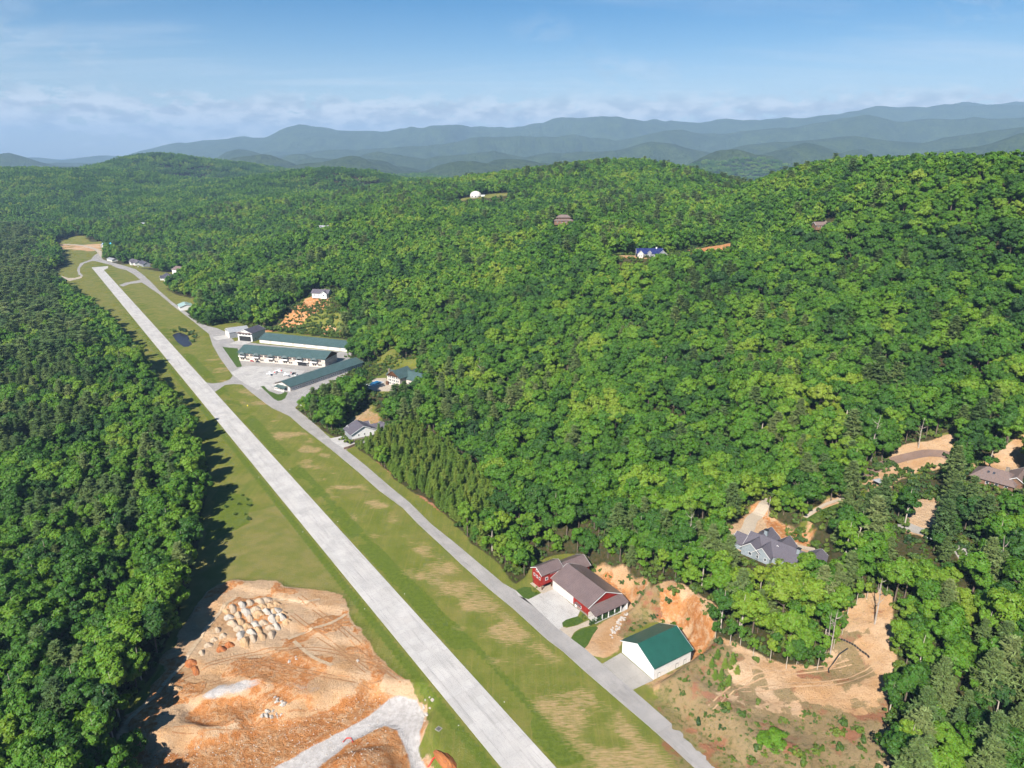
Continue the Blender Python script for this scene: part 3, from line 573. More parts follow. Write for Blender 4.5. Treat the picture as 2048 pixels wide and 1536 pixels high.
bpc = nd(n, 'ShaderNodeBump', inp={'Strength': 1.0, 'Distance': 1.3}); l.new(mm('MULTIPLY', mm('ADD', noise_n(0.35, 7, 0.75), mm('MULTIPLY', nf, 0.5)), mm('MULTIPLY', mm('SUBTRACT', 1.0, A1[2], True), mm('MAXIMUM', A1[0], mm('MULTIPLY', A1[1], 0.5)))), bpc.inputs['Height']); l.new(bp.outputs[0], bpc.inputs['Normal'])
bp2 = nd(n, 'ShaderNodeBump', inp={'Strength': 1.0, 'Distance': 30.0}); l.new(mm('MULTIPLY', nfar2, A2[3]), bp2.inputs['Height']); l.new(bpc.outputs[0], bp2.inputs['Normal'])
l.new(bp2.outputs[0], b.inputs['Normal'])
gm = np_mesh('ground', np.stack([GX, GY, GZ], -1).reshape(-1, 3), GF, ground_mat, smooth=True)
add_attr(gm, 'cover_a', [clay, pale, gravel, forest])
add_attr(gm, 'cover_b', [dry, olive, lush, farm])
add_attr(gm, 'cover_c', [weedy, mulch, mulch * 0, mulch * 0 + 1])
tag(link(bpy.data.objects.new('ground', gm)), kind='structure')

# ------------------------------------------------------------------ runway, taxiway, aprons
def rw(a, b_): return (5.8 - math.sin(RWY) * a + math.cos(RWY) * b_, 187.4 + math.cos(RWY) * a + math.sin(RWY) * b_)
def sheet(name, poly, mat, z1=0.10, z0=-0.4, kind='structure'):
    o = MB().prism(poly, z0, z1).build(name, mat); tag(o, kind=kind); return o
sheet('runway', [rw(-190, -7.7), rw(1376, -7.7), rw(1378, 20), rw(1348, 16), rw(1330, 7.6), rw(-190, 7.7)], M['runway'], 0.14)
sheet('taxiway', [(79.9,176.7),(72.3,187.4),(62.4,201.8),(52.8,216.4),(49.3,221.6),(47.4,224.3),(37.0,239.4),(31.1,248.5),(25.6,255.3),(1.7,290.6),(-4.4,296.3),(-11.1,306.0),(-15.9,312.6),(-32.1,335.6),(-46.2,354.6),(-62.5,381.2),(-76.1,400.0),(-99.8,434.5),(-121.6,464.4),(-135.3,482.2),(-156.5,513.9),(-180.5,547.2),(-180.1,563.3),(-169.9,612.8),(-159.0,635.9),(-159.3,658.8),
   (-165.5,686.9),(-170.0,717.3),(-178.4,721.3),(-280.6,754.6),(-290.5,758.9),(-311.7,763.4),(-340.0,810.2),(-359.4,830.4),(-374.7,840.9),(-392.6,859.8),(-436.9,921.7),(-491.5,996.1),(-548.2,1078.4),(-604.6,1164.6),(-639.1,1215.4),(-691.0,1288.1),(-739.8,1337.1),(-788.6,1383.0),(-824.6,1417.7),(-889.0,1516.0),(-875.2,1476.7),(-847.8,1417.7),(-837.8,1363.0),(-796.0,1282.3),(-763.4,1231.5),(-745.6,1210.2),(-749.2,1220.7),(-773.7,1253.6),(-804.5,1306.1),(-830.1,1363.0),(-833.8,1396.7),(-827.8,1396.7),(-767.1,1343.5),(-734.6,1306.1),(-706.3,1282.3),(-665.6,1231.5),(-625.4,1174.4),(-636.2,1150.1),(-636.1,1126.7),
   (-622.5,1113.2),(-623.1,1136.0),(-610.7,1150.1),(-582.5,1113.2),(-534.4,1049.6),(-474.7,964.4),(-417.0,885.4),(-370.4,820.2),(-356.2,800.4),(-331.7,750.3),(-302.7,698.0),(-279.3,658.8),(-265.7,635.9),(-264.3,624.9),(-268.2,615.8),(-275.8,612.8),(-283.0,615.8),(-264.1,588.5),(-263.4,595.5),(-262.6,608.4),(-255.5,611.4),(-247.6,609.9),(-233.1,589.9),(-215.6,567.2),(-199.6,547.2),(-186.8,535.3),(-178.6,527.2),(-161.1,502.3),(-130.5,462.6),(-103.7,425.8),(-83.4,396.5),(-65.0,373.6),(-53.6,354.6),(-38.9,332.7),(-25.7,312.6),(-10.6,290.9),(0.4,276.4),(14.9,254.8),(21.6,246.7),(29.4,235.1),(39.0,221.6),(50.7,205.4),(56.2,197.3),(62.5,187.6),(69.2,176.7)], M['taxi'], 0.10)
sheet('far_road', [(-889.0,1516.0),(-930.8,1574.6),(-993.2,1637.7),(-1051.0,1666.2),(-1066.2,1656.6),(-1089.4,1705.8),(-1102.3,1779.6),(-1086.8,1757.9),(-1065.2,1685.8),(-1004.2,1656.6),(-943.5,1601.1),(-893.0,1540.6),(-824.6,1417.7)], M['gravel_path'], 0.09)
sheet('side_path', [(-749.2,1220.7),(-736.5,1194.6),(-738.2,1164.6),(-750.0,1174.4),(-787.8,1215.4),(-803.1,1226.1),(-794.4,1226.1),(-759.6,1194.6),(-747.6,1194.6)], M['gravel_path'], 0.09)
sheet('apron', [(-268.0,665.6),(-261.3,669.1),(-229.7,663.9),(-201.7,652.1),(-201.9,635.9),(-212.3,615.8),(-213.1,594.1),(-226.2,598.3),(-227.9,594.1),(-245.3,611.4),(-264.7,635.9),(-271.9,647.1)], M['apron'], 0.13)
sheet('apron_strip', [(-275.5,683.3),(-183.9,658.8),(-186.2,648.8),(-230.3,665.6),(-269.6,667.4)], M['apron_grey'], 0.125)
sheet('barn_apron', [(1.7,290.4),(3.1,286.0),(7.6,283.2),(9.3,284.4),(14.2,288.4),(19.9,292.1),(28.3,278.6),(31.4,274.4),(29.9,270.4),(24.0,267.5),(22.5,265.4),(22.7,262.9),(20.8,260.9),(10.7,277.1)], M['apron'], 0.13)
sheet('barn_path', [(22.7,262.9),(24.2,262.2),(29.3,264.0),(34.4,267.5),(37.4,266.8),(35.3,264.0),(30.2,261.9),(27.3,259.1),(25.7,255.4),(20.9,261.5)], M['gravel_path'], 0.115)
sheet('hangar_apron', [(37.4,239.1),(46.1,245.8),(56.5,229.5),(47.6,224.3),(46.0,226.4)], M['apron_grey'], 0.13)
sheet('house_driveway', [(-135.1,481.2),(-132.2,475.5),(-118.6,460.8),(-114.3,467.2),(-104.3,475.5),(-98.8,490.1),(-98.6,506.5),(-101.7,510.7),(-104.4,500.2),(-107.4,482.2),(-113.0,478.4),(-117.0,476.5),(-125.3,487.1)], M['apron'], 0.12)
for nm_, poly in (('lawn', [(1.9,290.4),(5.8,293.3),(9.2,292.9),(9.6,289.6),(13.2,288.4),(9.3,284.4),(7.6,283.6),(5.5,284.4)]),
                  ('lawn', [(22.5,265.7),(24.4,267.9),(29.9,270.4),(31.7,268.6),(32.3,267.2),(29.4,264.7),(25.0,262.9),(23.0,263.3)]),
                  ('lawn', [(25.7,255.1),(28.2,259.5),(32.5,262.2),(37.5,263.3),(38.3,262.2),(35.5,257.5),(32.6,250.9),(30.9,248.6)]),
                  ('lawn', [(-228.6,604.0),(-225.9,605.5),(-217.1,591.3),(-205.6,581.7),(-202.9,583.0),(-201.6,588.5),(-198.5,587.1),(-196.2,571.1),(-197.6,565.9),(-200.2,564.6),(-205.3,569.7)]),
                  ('lawn', [(-317.3,741.8),(-298.5,735.5),(-286.2,709.5),(-281.6,694.3),(-268.6,667.4),(-272.3,663.9),(-289.9,694.3)])):
    sheet(nm_, poly, M['lawn'], 0.15)
water_mat, n2m, l2m, b2m = new_mat('pond_water')
b2m.inputs['Base Color'].default_value = (0.020,0.016,0.022,1); b2m.inputs['Roughness'].default_value = 0.25; b2m.inputs['Specular IOR Level'].default_value = 0.12
sheet('pond_water', [(p[0], p[1]) for p in [(-401.4,802.8),(-400.5,817.7),(-380.4,798.0),(-356.3,754.6),(-356.4,739.7),(-376.4,763.4)]], water_mat, -0.75, -1.4)

# ------------------------------------------------------------------ buildings
FOOT = []     # footprints kept free of trees: (x, y, angle, length, width)
class Bld:
    """a building: an Empty at the middle of its front rectangle; local x runs along the front from left to right, y goes in"""
    def __init__(s, name, label, cat, A, B, depth, z=None, group=None):
        ax, ay = A; bx, by = B; s.rz = math.atan2(by - ay, bx - ax); s.L = math.hypot(bx - ax, by - ay); s.D = depth
        cx = (ax + bx) / 2 - math.sin(s.rz) * depth / 2; cy = (ay + by) / 2 + math.cos(s.rz) * depth / 2
        s.z = hz(cx, cy) if z is None else z
        s.o = empty(name, (cx, cy, s.z), s.rz); tag(s.o, label, cat, group); s.cx, s.cy = cx, cy
        FOOT.append((cx, cy, s.rz, s.L, depth))
    def put(s, name, mb, mat, cx=0, cy=0, rot=0, z=0, parent=None, smooth=False):
        o = mb.build(name, mat, parent or s.o, smooth)
        if parent is None: o.location = (cx, cy, z); o.rotation_euler = (0, 0, rot)
        return o
    def gable(s, cx, cy, rot, L, W, he, hr, wall, roof, over=0.6, z0=0.0, t=0.18, trim='trim', hip=0.0, base=None, foot=False, roof_t=None):
        """a gabled (or hipped) volume with its ridge along its own x axis"""
        if foot:
            c, n_ = math.cos(s.rz), math.sin(s.rz); FOOT.append((s.cx + c*cx - n_*cy, s.cy + n_*cx + c*cy, s.rz + rot, L, W))
        x, y = L / 2, W / 2; m = MB(); ap = hr - 0.05
        h_ = hip
        m.add([(-x,-y,z0-1.5),(x,-y,z0-1.5),(x,y,z0-1.5),(-x,y,z0-1.5),(-x,-y,he),(x,-y,he),(x,y,he),(-x,y,he),(-x+h_,0,ap),(x-h_,0,ap)],
              [(0,1,5,4),(2,3,7,6),(1,2,6,9,5) if not h_ else (1,2,6,5),(3,0,4,8,7) if not h_ else (3,0,4,7)] + ([(4,5,6,7)] if h_ else []))
        w = s.put('wall', m, wall, cx, cy, rot)
        sl = (hr - he) / y; ye = y + over; zb = hr + t; ze = hr - sl * ye + t; xo = x + over
        r = MB()
        if h_:
            hx = x - h_
            P = [(-xo,-ye,ze),(xo,-ye,ze),(xo,ye,ze),(-xo,ye,ze),(-hx,0,zb),(hx,0,zb)]
            r.add(P + [(p[0],p[1],p[2]-t) for p in P], [(0,1,5,4),(1,2,5),(2,3,4,5),(3,0,4),(0,6,7,1),(1,7,8,2),(2,8,9,3),(3,9,6,0),(7,6,9,8)])
        else:
            P = [(-xo,-ye,ze),(xo,-ye,ze),(xo,0,zb),(-xo,0,zb),(xo,ye,ze),(-xo,ye,ze)]
            r.add(P + [(p[0],p[1],p[2]-t) for p in P], [(0,1,2,3),(3,2,4,5),(7,6,9,8),(8,9,11,10),(0,6,7,1),(1,7,8,2),(2,8,10,4),(4,10,11,5),(5,11,9,3),(3,9,6,0)])
        ro = s.put('roof', r, roof, cx, cy, rot)
        if not h_:
            cap = MB(); cap.add([(-xo-.02,-.28,zb-.28*sl+.03),(xo+.02,-.28,zb-.28*sl+.03),(xo+.02,0,zb+.05),(-xo-.02,0,zb+.05),(xo+.02,.28,zb-.28*sl+.03),(-xo-.02,.28,zb-.28*sl+.03)], [(0,1,2,3),(3,2,4,5)])
            cap.build('ridge_cap', roof, ro)
            if trim:
                for sx in (-1, 1):
                    f = MB()
                    X0, X1 = sorted((sx*(xo+.015), sx*(xo+.09)))
                    for sy in (-1, 1):
                        q = [(X0,0,zb+.03),(X1,0,zb+.03),(X1,sy*ye,ze+.03),(X0,sy*ye,ze+.03)]
                        f.slab(q if sy < 0 else q[::-1], t + .14)
                    f.build('fascia', M[trim], ro)
        if base:
            bm_ = MB().box(-x-.06,x+.06,-y-.06,y+.06,z0-1.5,z0+base[1]); s.put('base', bm_, base[0], cx, cy, rot)
        return dict(cx=cx, cy=cy, rot=rot, L=L, W=W)
    def on_wall(s, v, side, along, z, proud=0.0):
        """position and angle on a wall of volume v; side f (-y), b (+y), l (-x), r (+x); along runs left to right seen from outside"""
        if side == 'f': lx, ly, a = along, -v['W']/2 - proud, 0
        elif side == 'b': lx, ly, a = -along, v['W']/2 + proud, math.pi
        elif side == 'r': lx, ly, a = v['L']/2 + proud, along, math.pi/2
        else: lx, ly, a = -v['L']/2 - proud, -along, -math.pi/2
        c, n_ = math.cos(v['rot']), math.sin(v['rot'])
        return (v['cx'] + c*lx - n_*ly, v['cy'] + n_*lx + c*ly, z), v['rot'] + a
    def window(s, v, side, along, z, w=1.2, h=1.5, frame='trim', pane='glass', name='window'):
        k = ('w', w, h, frame)
        if k not in CACHE:
            m = MB(); e = 0.12
            m.box(-w/2,-w/2+e,-.09,.02,0,h).box(w/2-e,w/2,-.09,.02,0,h).box(-w/2+e,w/2-e,-.09,.02,0,e).box(-w/2+e,w/2-e,-.09,.02,h-e,h)
            CACHE[k] = m.mesh('window_frame', M[frame])
        kp = ('p', w, h, pane)
        if kp not in CACHE: CACHE[kp] = MB().box(-w/2+.12,w/2-.12,-.035,.02,.12,h-.12).mesh('pane', M[pane])
        loc, a = s.on_wall(v, side, along, z, 0.02)
        f = link(bpy.data.objects.new(name, CACHE[k]), s.o); f.location = loc; f.rotation_euler = (0,0,a)
        link(bpy.data.objects.new('pane', CACHE[kp]), f)
        return f
    def door(s, v, side, along, w, h, mat, name='door', panels=1, z=0.05, gap=0.05, frame=None):
        loc, a = s.on_wall(v, side, along, z, 0.03)
        m = MB().box(-w/2-.15,w/2+.15,-.04,.02,0,h+.15)
        d = link(bpy.data.objects.new(name, m.mesh(name, M[frame] if frame else M['steel'])), s.o); d.location = loc; d.rotation_euler = (0,0,a)
        ph = h / panels
        k = ('dp', w, ph, mat)
        if k not in CACHE: CACHE[k] = MB().box(-w/2,w/2,-.10,-.045,gap,ph-gap).mesh('door_panel', M[mat])
        for i in range(panels):
            p = link(bpy.data.objects.new('door_panel', CACHE[k]), d); p.location = (0,0,i*ph)
        return d
    def block(s, name, x0, x1, y0, y1, z0, z1, mat, parent=None): return MB().box(x0,x1,y0,y1,z0,z1).build(name, M[mat], parent or s.o)
CACHE = {}

# white metal hangar with a green roof, gable towards the taxiway
B = Bld('white_hangar', 'white metal hangar with a bright green gabled roof and concrete apron', 'hangar', (46.5,246.1), (56.7,229.8), 20.5, 0.1)
v = B.gable(0, 0, math.pi/2, 20.5, 19.2, 6.0, 10.9, M['white_wall'], M['green_roof'], 0.7)
B.door(v, 'l', 0.0, 14.0, 4.9, 'white_wall', 'hangar_door', 4, frame='white_wall'); B.door(v, 'f', -7.4, 1.0, 2.1, 'trim', 'side_door')
B.window(v, 'l', 1.2, 8.2, 0.7, 0.7, 'trim', 'dark', 'vent')
for k in range(2): B.door(v, 'f', 7.0-k*4.5, 1.1, 2.2, 'white_wall', 'side_door')
# red barn hangar with brown roof, white folding door and lean-to porch
B = Bld('red_barn_hangar', 'long red barn hangar with brown metal roof, white folding door and lean-to porch', 'hangar', (19.6,292.5), (34.7,269.7), 19.0, 0.1)
v = B.gable(0, 0, 0, 27.0, 19.0, 5.6, 10.0, M['red_wall'], M['brown_roof'], 0.8)
B.door(v, 'f', -5.4, 15.6, 5.2, 'pale_wall', 'folding_door', 2, frame='trim')
B.door(v, 'f', 4.6, 1.2, 2.3, 'trim', 'entry_door'); B.window(v, 'f', 8.0, 1.3, 1.2, 1.4); B.window(v, 'f', 5.9, 1.3, 1.2, 1.4)
B.block('hood', 4.9, 8.4, -11.0, -9.5, 3.0, 3.15, 'brown_roof')
B.put('wainscot', MB().box(2.6,13.56,-9.58,-9.4,0,1.0), M['stone'])
por = B.put('porch_roof', MB().slab([(13.7,-10.1,5.5),(19.2,-10.1,3.9),(19.2,10.1,3.9),(13.7,10.1,5.5)], 0.2), M['brown_roof'])
B.put('porch_floor', MB().box(13.7,19.0,-9.8,9.8,-0.3,0.1), M['apron'])
for k in range(6): B.block('porch_post', 18.5, 18.8, -9.4+k*3.72, -9.1+k*3.72, 0.1, 3.85, 'trim')
B.put('porch_wall', MB().box(13.52,13.6,-9.5,9.5,0.1,2.6), M['pale_wall'])
for k in range(3): B.window(v, 'r', -5+k*5, 1.0, 1.5, 1.6)
B.put('porch_end', MB().box(13.7,19.0,9.3,9.6,0,3.7), M['pale_wall'])
# red house over a carport, beside the barn
B = Bld('red_house', 'tall red house on posts with brown gabled roofs behind the barn hangar', 'house', (9.8,297.1), (14.5,290.0), 12.0, 0.1)
v = B.gable(0, 0, math.pi/2, 12.0, 8.0, 8.8, 11.0, M['red_wall'], M['brown_roof'], 0.7, z0=4.4)
for k in (-2.2, 0, 2.2): B.window(v, 'l', k, 5.0, 1.2, 1.5)
B.window(v, 'f', -3.2, 4.9, 1.6, 1.6); B.window(v, 'l', 0, 8.4, 1.6, 1.1)
for k in range(4): B.window(v, 'f', -0.6+k*1.2, 7.4, 0.8, 0.8)
B.put('lower_wall', MB().box(-3.7,1.2,-5.6,5.6,-1,2.9), M['red_wall']); B.put('patio', MB().box(-4,6.2,-7.2,6,-0.3,0.12), M['gravel_path'])
for sx, sy in ((3.6,-5.6),(3.6,0),(3.6,5.6),(-3.6,-5.7)): B.block('post', sx-.2, sx+.2, sy-.2, sy+.2, 0, 3.0, 'wood')
w2 = B.gable(0.5, 14.2, math.pi/2, 15.0, 11.0, 5.6, 8.4, M['red_wall'], M['brown_roof'], 0.7, foot=True)
for k in range(3): B.window(w2, 'f', -4+k*4, 1.4, 1.3, 1.5)
# two-storey hangar homes with arched awnings
B = Bld('hangar_homes', 'long two-storey cream building with green roof and six awning-covered balconies', 'building', (-279,688.7), (-184.5,663), 24, 0.1)
v = B.gable(0, 0, 0, 98, 24, 9.0, 13.6, M['cream_wall'], M['teal_roof'], 1.2, trim='wood')
aw = MB()
nseg = 10
pts = [(-3.4*math.cos(math.pi*i/nseg), 2.2*math.sin(math.pi*i/nseg)) for i in range(nseg+1)]
for i in range(nseg):
    (x0,z0),(x1,z1) = pts[i], pts[i+1]
    aw.add([(x0,0,z0),(x1,0,z1),(x1*0.98,-1.6,z1*0.86),(x0*0.98,-1.6,z0*0.86),(x1*0.96,-2.6,z1*0.35),(x0*0.96,-2.6,z0*0.35)], [(0,1,2,3),(3,2,4,5)])
aw_me = aw.mesh('awning', M['awning'], True)
bal_me = MB().box(-3.5,3.5,-2.6,0,-.25,0).mesh('balcony', M['pale_wall'])
rail_me = MB().box(-3.5,3.5,-2.6,-2.48,0,1.05).box(-3.5,-3.38,-2.48,0,0,1.05).box(3.38,3.5,-2.48,0,0,1.05).mesh('railing', M['trim'])
for k in range(6):
    x0 = -44.5 + k*16.4
    b_ = link(bpy.data.objects.new('balcony', bal_me), B.o); b_.location = (x0,-12,4.9)
    link(bpy.data.objects.new('railing', rail_me), b_); a_ = link(bpy.data.objects.new('awning', aw_me), b_); a_.location = (0,0,1.9); a_.scale = (1.12,1.1,1.15)
    B.door(v, 'f', x0, 5.0, 2.3, 'glass', 'balcony_door', 1, z=4.95, frame='trim')
    for q in (4.6, 6.4, 9.8, 11.6):
        if x0+q < 47: B.window(v, 'f', x0+q, 5.5, 1.6, 1.9, 'wood')
    if k != 4:
        for q in (-3.0, -0.8, 3.2, 5.4): B.window(v, 'f', x0+q+1.5, 1.2, 1.6, 1.9, 'wood')
    B.put('pier', MB().box(x0+7.6,x0+8.1,-12.25,-12,0,8.9), M['pale_wall'])
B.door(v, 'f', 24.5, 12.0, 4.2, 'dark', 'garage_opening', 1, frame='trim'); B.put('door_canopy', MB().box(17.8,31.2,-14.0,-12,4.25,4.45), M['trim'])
B.put('belt_course', MB().box(-49,49,-12.12,-12.0,4.5,4.75), M['wood'])
B.put('gable_timber', MB().slab([(50.4,-12.6,9.2),(50.4,12.6,9.2),(50.4,0.05,13.4),(50.4,-0.05,13.4)], 0.01).box(49.05,49.3,-11.8,11.8,8.0,9.1), M['wood'])
for k in range(5): B.window(v, 'r', -6+k*3.2, 5.0, 1.2, 2.4)
# hangar row behind
B = Bld('hangar_row', 'long green-roofed hangar row behind the awning-fronted building, backed by a clay bank', 'hangar', (-282.6,759.6), (-170.6,719.9), 24, 0.1, 'green-roofed hangar rows')
v = B.gable(0, 0, 0, 119, 24, 4.4, 8.8, M['cream_wall'], M['teal_roof'], 1.0, trim='wood')
for k in range(8):
    x0 = -52 + k*14.9
    B.door(v, 'f', x0, 11.6, 3.4, 'white_wall', 'hangar_door', 1, frame='pale_wall')
    for q in range(4): B.window(v, 'f', x0-3.9+q*2.6, 1.5, 1.3, 1.1, 'trim', 'glass').location[1] -= 0.13
# front hangar row with a porch at its end
B = Bld('hangar_row', 'long green-roofed hangar row with a small porch at its taxiway end', 'hangar', (-197.1,589.9), (-148.2,667.8), 20, 0.1, 'green-roofed hangar rows')
v = B.gable(0, 0, 0, 92, 20, 4.4, 7.6, M['pale_wall'], M['teal_roof'], 1.0, trim='wood')
for k in range(6):
    x0 = -38 + k*15.2
    B.door(v, 'f', x0, 11.8, 3.5, 'white_wall', 'hangar_door', 1, frame='wood')
    for q in range(4): B.window(v, 'f', x0-4+q*2.6, 1.3, 1.3, 1.3, 'trim', 'glass').location[1] -= 0.13
B.put('porch_roof', MB().slab([(-50.6,-7,3.2),(-46.0,-7,4.2),(-46.0,6,4.2),(-50.6,6,3.2)], 0.2), M['teal_roof'])
for k in range(3): B.block('porch_post', -50.3, -50.0, -6.6+k*6, -6.3+k*6, 0, 3.1, 'trim')
for k in range(3): B.window(v, 'l', -4+k*4, 1.0, 1.6, 1.8)
B.put('porch_base', MB().box(-50.4,-46.05,-6.8,5.8,-0.2,0.9), M['pale_wall'])
# fourth row half hidden by trees
B = Bld('hangar_row', 'blue-green hangar roof half hidden behind trees beside the alley', 'hangar', (-162.2,541.5), (-130.5,591.5), 18, 0.1, 'green-roofed hangar rows')
v = B.gable(0, 0, 0, 59, 18, 4.8, 7.8, M['white_wall'], M['teal_roof'], 1.0, trim='wood')
for k in range(4): B.door(v, 'b', -21+k*14, 11, 3.6, 'white_wall', 'hangar_door', 1, frame='wood')
for k in range(2): B.window(v, 'l', -3+k*4, 1.4, 2.2, 1.8, 'trim', 'dark')
# grey metal building and white hangar with a black door opening
B = Bld('grey_metal_building', 'pale grey metal building with light roof beside the black-doored hangar', 'building', (-334.5,795), (-323.5,779.5), 22, 0.1)
v = B.gable(0, 0, math.pi/2, 22, 19, 6.6, 10.2, M['grey_wall'], M['light_roof'], 0.5)
B.door(v, 'l', 0, 13, 5.2, 'white_wall', 'hangar_door', 2, frame='trim'); B.put('wall_panel', MB().box(-9.55,9.55,-11.04,-11.0,0,6.4), M['pale_wall'])
B.put('pad', MB().box(-9.5,9.5,-26,-11.1,-0.3,0.06), M['apron'])
B = Bld('dark_roofed_hangar', 'white hangar with navy roof, upper windows and wide black door opening', 'hangar', (-310.3,770.1), (-292.4,764.5), 24, 0.1)
v = B.gable(0, 0, math.pi/2, 24, 19, 9.6, 13.2, M['white_wall'], M['charcoal_roof'], 0.8)
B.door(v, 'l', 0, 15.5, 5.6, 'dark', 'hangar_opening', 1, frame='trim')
for k in range(4): B.window(v, 'l', -6+k*4, 7.0, 1.8, 1.6, 'wood')
for k in range(3): B.window(v, 'f', -6+k*6, 1.5, 1.4, 1.8)
B.put('pent_roof', MB().slab([(-10.2,-13.6,9.0),(10.2,-13.6,9.0),(10.2,-12.0,9.9),(-10.2,-12.0,9.9)], 0.2), M['brown_roof']); B.put('pad', MB().box(-9.5,9.5,-27,-12.1,-0.3,0.06), M['apron'])
# lodge with pool
B = Bld('lodge', 'tall cream lodge with green cross-gabled roof and window wall above the pool', 'house', (-111.5,595.2), (-98.3,586.0), 17, 5.0)
v = B.gable(0, 0, math.pi/2, 17, 15, 9.0, 14.0, M['cream_wall'], M['teal_roof'], 1.4, trim='wood')
for r_ in range(3):
    for c_ in range(3):
        for q in (-0.9, 0.9): B.window(v, 'l', -4.6+c_*4.6+q, 1.0+r_*2.9, 1.5, 2.1)
B.put('gable_truss', MB().slab([(-7.6,-9.3,9.3),(7.6,-9.3,9.3),(0.05,-9.3,13.9),(-0.05,-9.3,13.9)], 0.01).box(-7.4,7.4,-9.1,-8.6,9.0,9.35).box(-.2,.2,-9.1,-8.6,9.3,13.4), M['wood'])
w2 = B.gable(17.5, 5.5, 0, 24, 13, 7.0, 11.5, M['cream_wall'], M['teal_roof'], 1.2, trim='wood', foot=True)
w3 = B.gable(-11, 4, 0, 9, 10, 6.0, 9.5, M['cream_wall'], M['teal_roof'], 1.0, trim='wood', foot=True)
w4 = B.gable(-4, 20, math.pi/2, 22, 10, 4.0, 7.0, M['cream_wall'], M['teal_roof'], 1.0, trim='wood', foot=True)
for k in range(4): B.window(w2, 'f', -6+k*5, 2.0, 1.5, 2.0)
B.block('chimney', -9.6, -8.1, -5, -3.5, 0, 13.5, 'stone'); B.put('terrace', MB().box(-8.5,-6.0,-10,-4,0,3.2), M['wood'])
pd = MB().prism([(-128.7,576.5),(-127.1,612.3),(-115.9,613.8),(-109.5,594.6),(-98.6,584.7),(-100.6,575.1)], 4.7, 5.12).build('pool_deck', M['gravel_path']); tag(pd, kind='structure')
pc = (-123.0,597.5)
pool = tag(empty('swimming_pool', (pc[0], pc[1], 5.12), R(-30)), 'blue swimming pool with striped cover on the lodge terrace', 'pool')
MB().box(-4.6,4.6,-7.2,7.2,0,0.10).build('coping', M['trim'], pool)
M['pool_blue'] = pmat('pool_water', (0.015,0.09,0.20), (0.02,0.12,0.24), 0.1, 0.5, spec=0.6); M['pool_dark'] = pmat('pool_cover', (0.008,0.035,0.06), None, 0.4)
MB().box(-4.0,4.0,-6.6,6.6,0.02,0.13).build('water', M['pool_blue'], pool)
for k in range(3): MB().box(-3.9,3.9,-6.3+k*1.7,-5.5+k*1.7,0.1,0.17).build('cover_slat', M['pool_dark'], pool)
MB().box(0.2,3.6,-1.0,5.8,0.1,0.16).build('dark_panel', M['pool_dark'], pool)  # flat dark panel lying over part of the water
# white house with slate roof by the taxiway
B = Bld('white_house', 'white gabled house with slate-purple roof and two-bay garage beside the taxiway', 'house', (-124.6,485.4), (-117.2,474.0), 19, 0.1)
v = B.gable(0, 0, 0, 13.6, 19, 6.2, 10.8, M['white_wall'], M['slate_roof'], 1.0, base=(M['stone'], 2.2))
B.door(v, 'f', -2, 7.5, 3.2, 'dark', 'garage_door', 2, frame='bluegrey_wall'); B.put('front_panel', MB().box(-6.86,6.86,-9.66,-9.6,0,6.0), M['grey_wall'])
for k in (-4, 0.5, 5): B.window(v, 'r', k, 3.6, 1.2, 1.5)
w2 = B.gable(-6.5, 1, math.pi/2, 15, 10, 5.0, 8.6, M['white_wall'], M['slate_roof'], 0.9, foot=True)
w3 = B.gable(3.5, 17.5, 0, 13, 12, 3.8, 7.4, M['white_wall'], M['slate_roof'], 0.9, foot=True); w4 = B.gable(-1, 12, math.pi/2, 12, 9, 4.2, 7.6, M['white_wall'], M['slate_roof'], 0.8, foot=True)
for k in (-2.8, 2.8): B.door(w3, 'r', k, 3.6, 2.6, 'dark', 'garage_door', 1, frame='trim')
B.window(w3, 'f', 3, 1.2, 1.2, 1.4)
# blue-grey house on the hill with a many-gabled roof
B = Bld('hill_house', 'blue-grey hill house with sprawling many-gabled slate roof among pines', 'house', (111.6,302.5), (133.6,280.0), 14, 14.0)
B.o.scale = (0.9,0.9,0.9)
v = B.gable(0, 2, 0, 31, 14, 4.6, 9.4, M['bluegrey_wall'], M['slate_roof'], 0.8)
g1 = B.gable(-10.5, 3, math.pi/2, 23, 10, 4.8, 8.8, M['bluegrey_wall'], M['slate_roof'], 0.8, foot=True); g2 = B.gable(0.5, 7, math.pi/2, 13, 8.5, 4.6, 8.4, M['bluegrey_wall'], M['slate_roof'], 0.8, foot=True)
g3 = B.gable(-4, -4.0, math.pi/2, 9, 9, 4.6, 8.6, M['bluegrey_wall'], M['slate_roof'], 0.8); g4 = B.gable(18, 4, math.pi/2, 19, 11, 4.2, 7.8, M['bluegrey_wall'], M['slate_roof'], 0.8, foot=True); g5 = B.gable(-18, 0, 0, 9, 11, 4.0, 7.4, M['bluegrey_wall'], M['slate_roof'], 0.8, foot=True)
for k in range(6): B.window(v, 'f', -12+k*5, 1.4, 1.6, 1.8)
for k in (-2.2, 2.2): B.window(g3, 'l', k, 1.4, 1.4, 1.8)
B.window(g4, 'l', 0, 1.4, 2.0, 1.8); B.window(g1, 'l', 0, 1.4, 1.8, 1.8); B.door(v, 'f', 3.5, 1.2, 2.2, 'wood', 'front_door')
for cx_, cy2 in ((-9.5, 6.5), (11.5, 0.5)):
    ch = B.put('chimney', MB().box(-0.8,0.8,-0.8,0.8,3.5,11.0), M['bluegrey_wall'], cx_, cy2); MB().box(-1.0,1.0,-1.0,1.0,10.9,11.3).build('chimney_cap', M['steel'], ch)
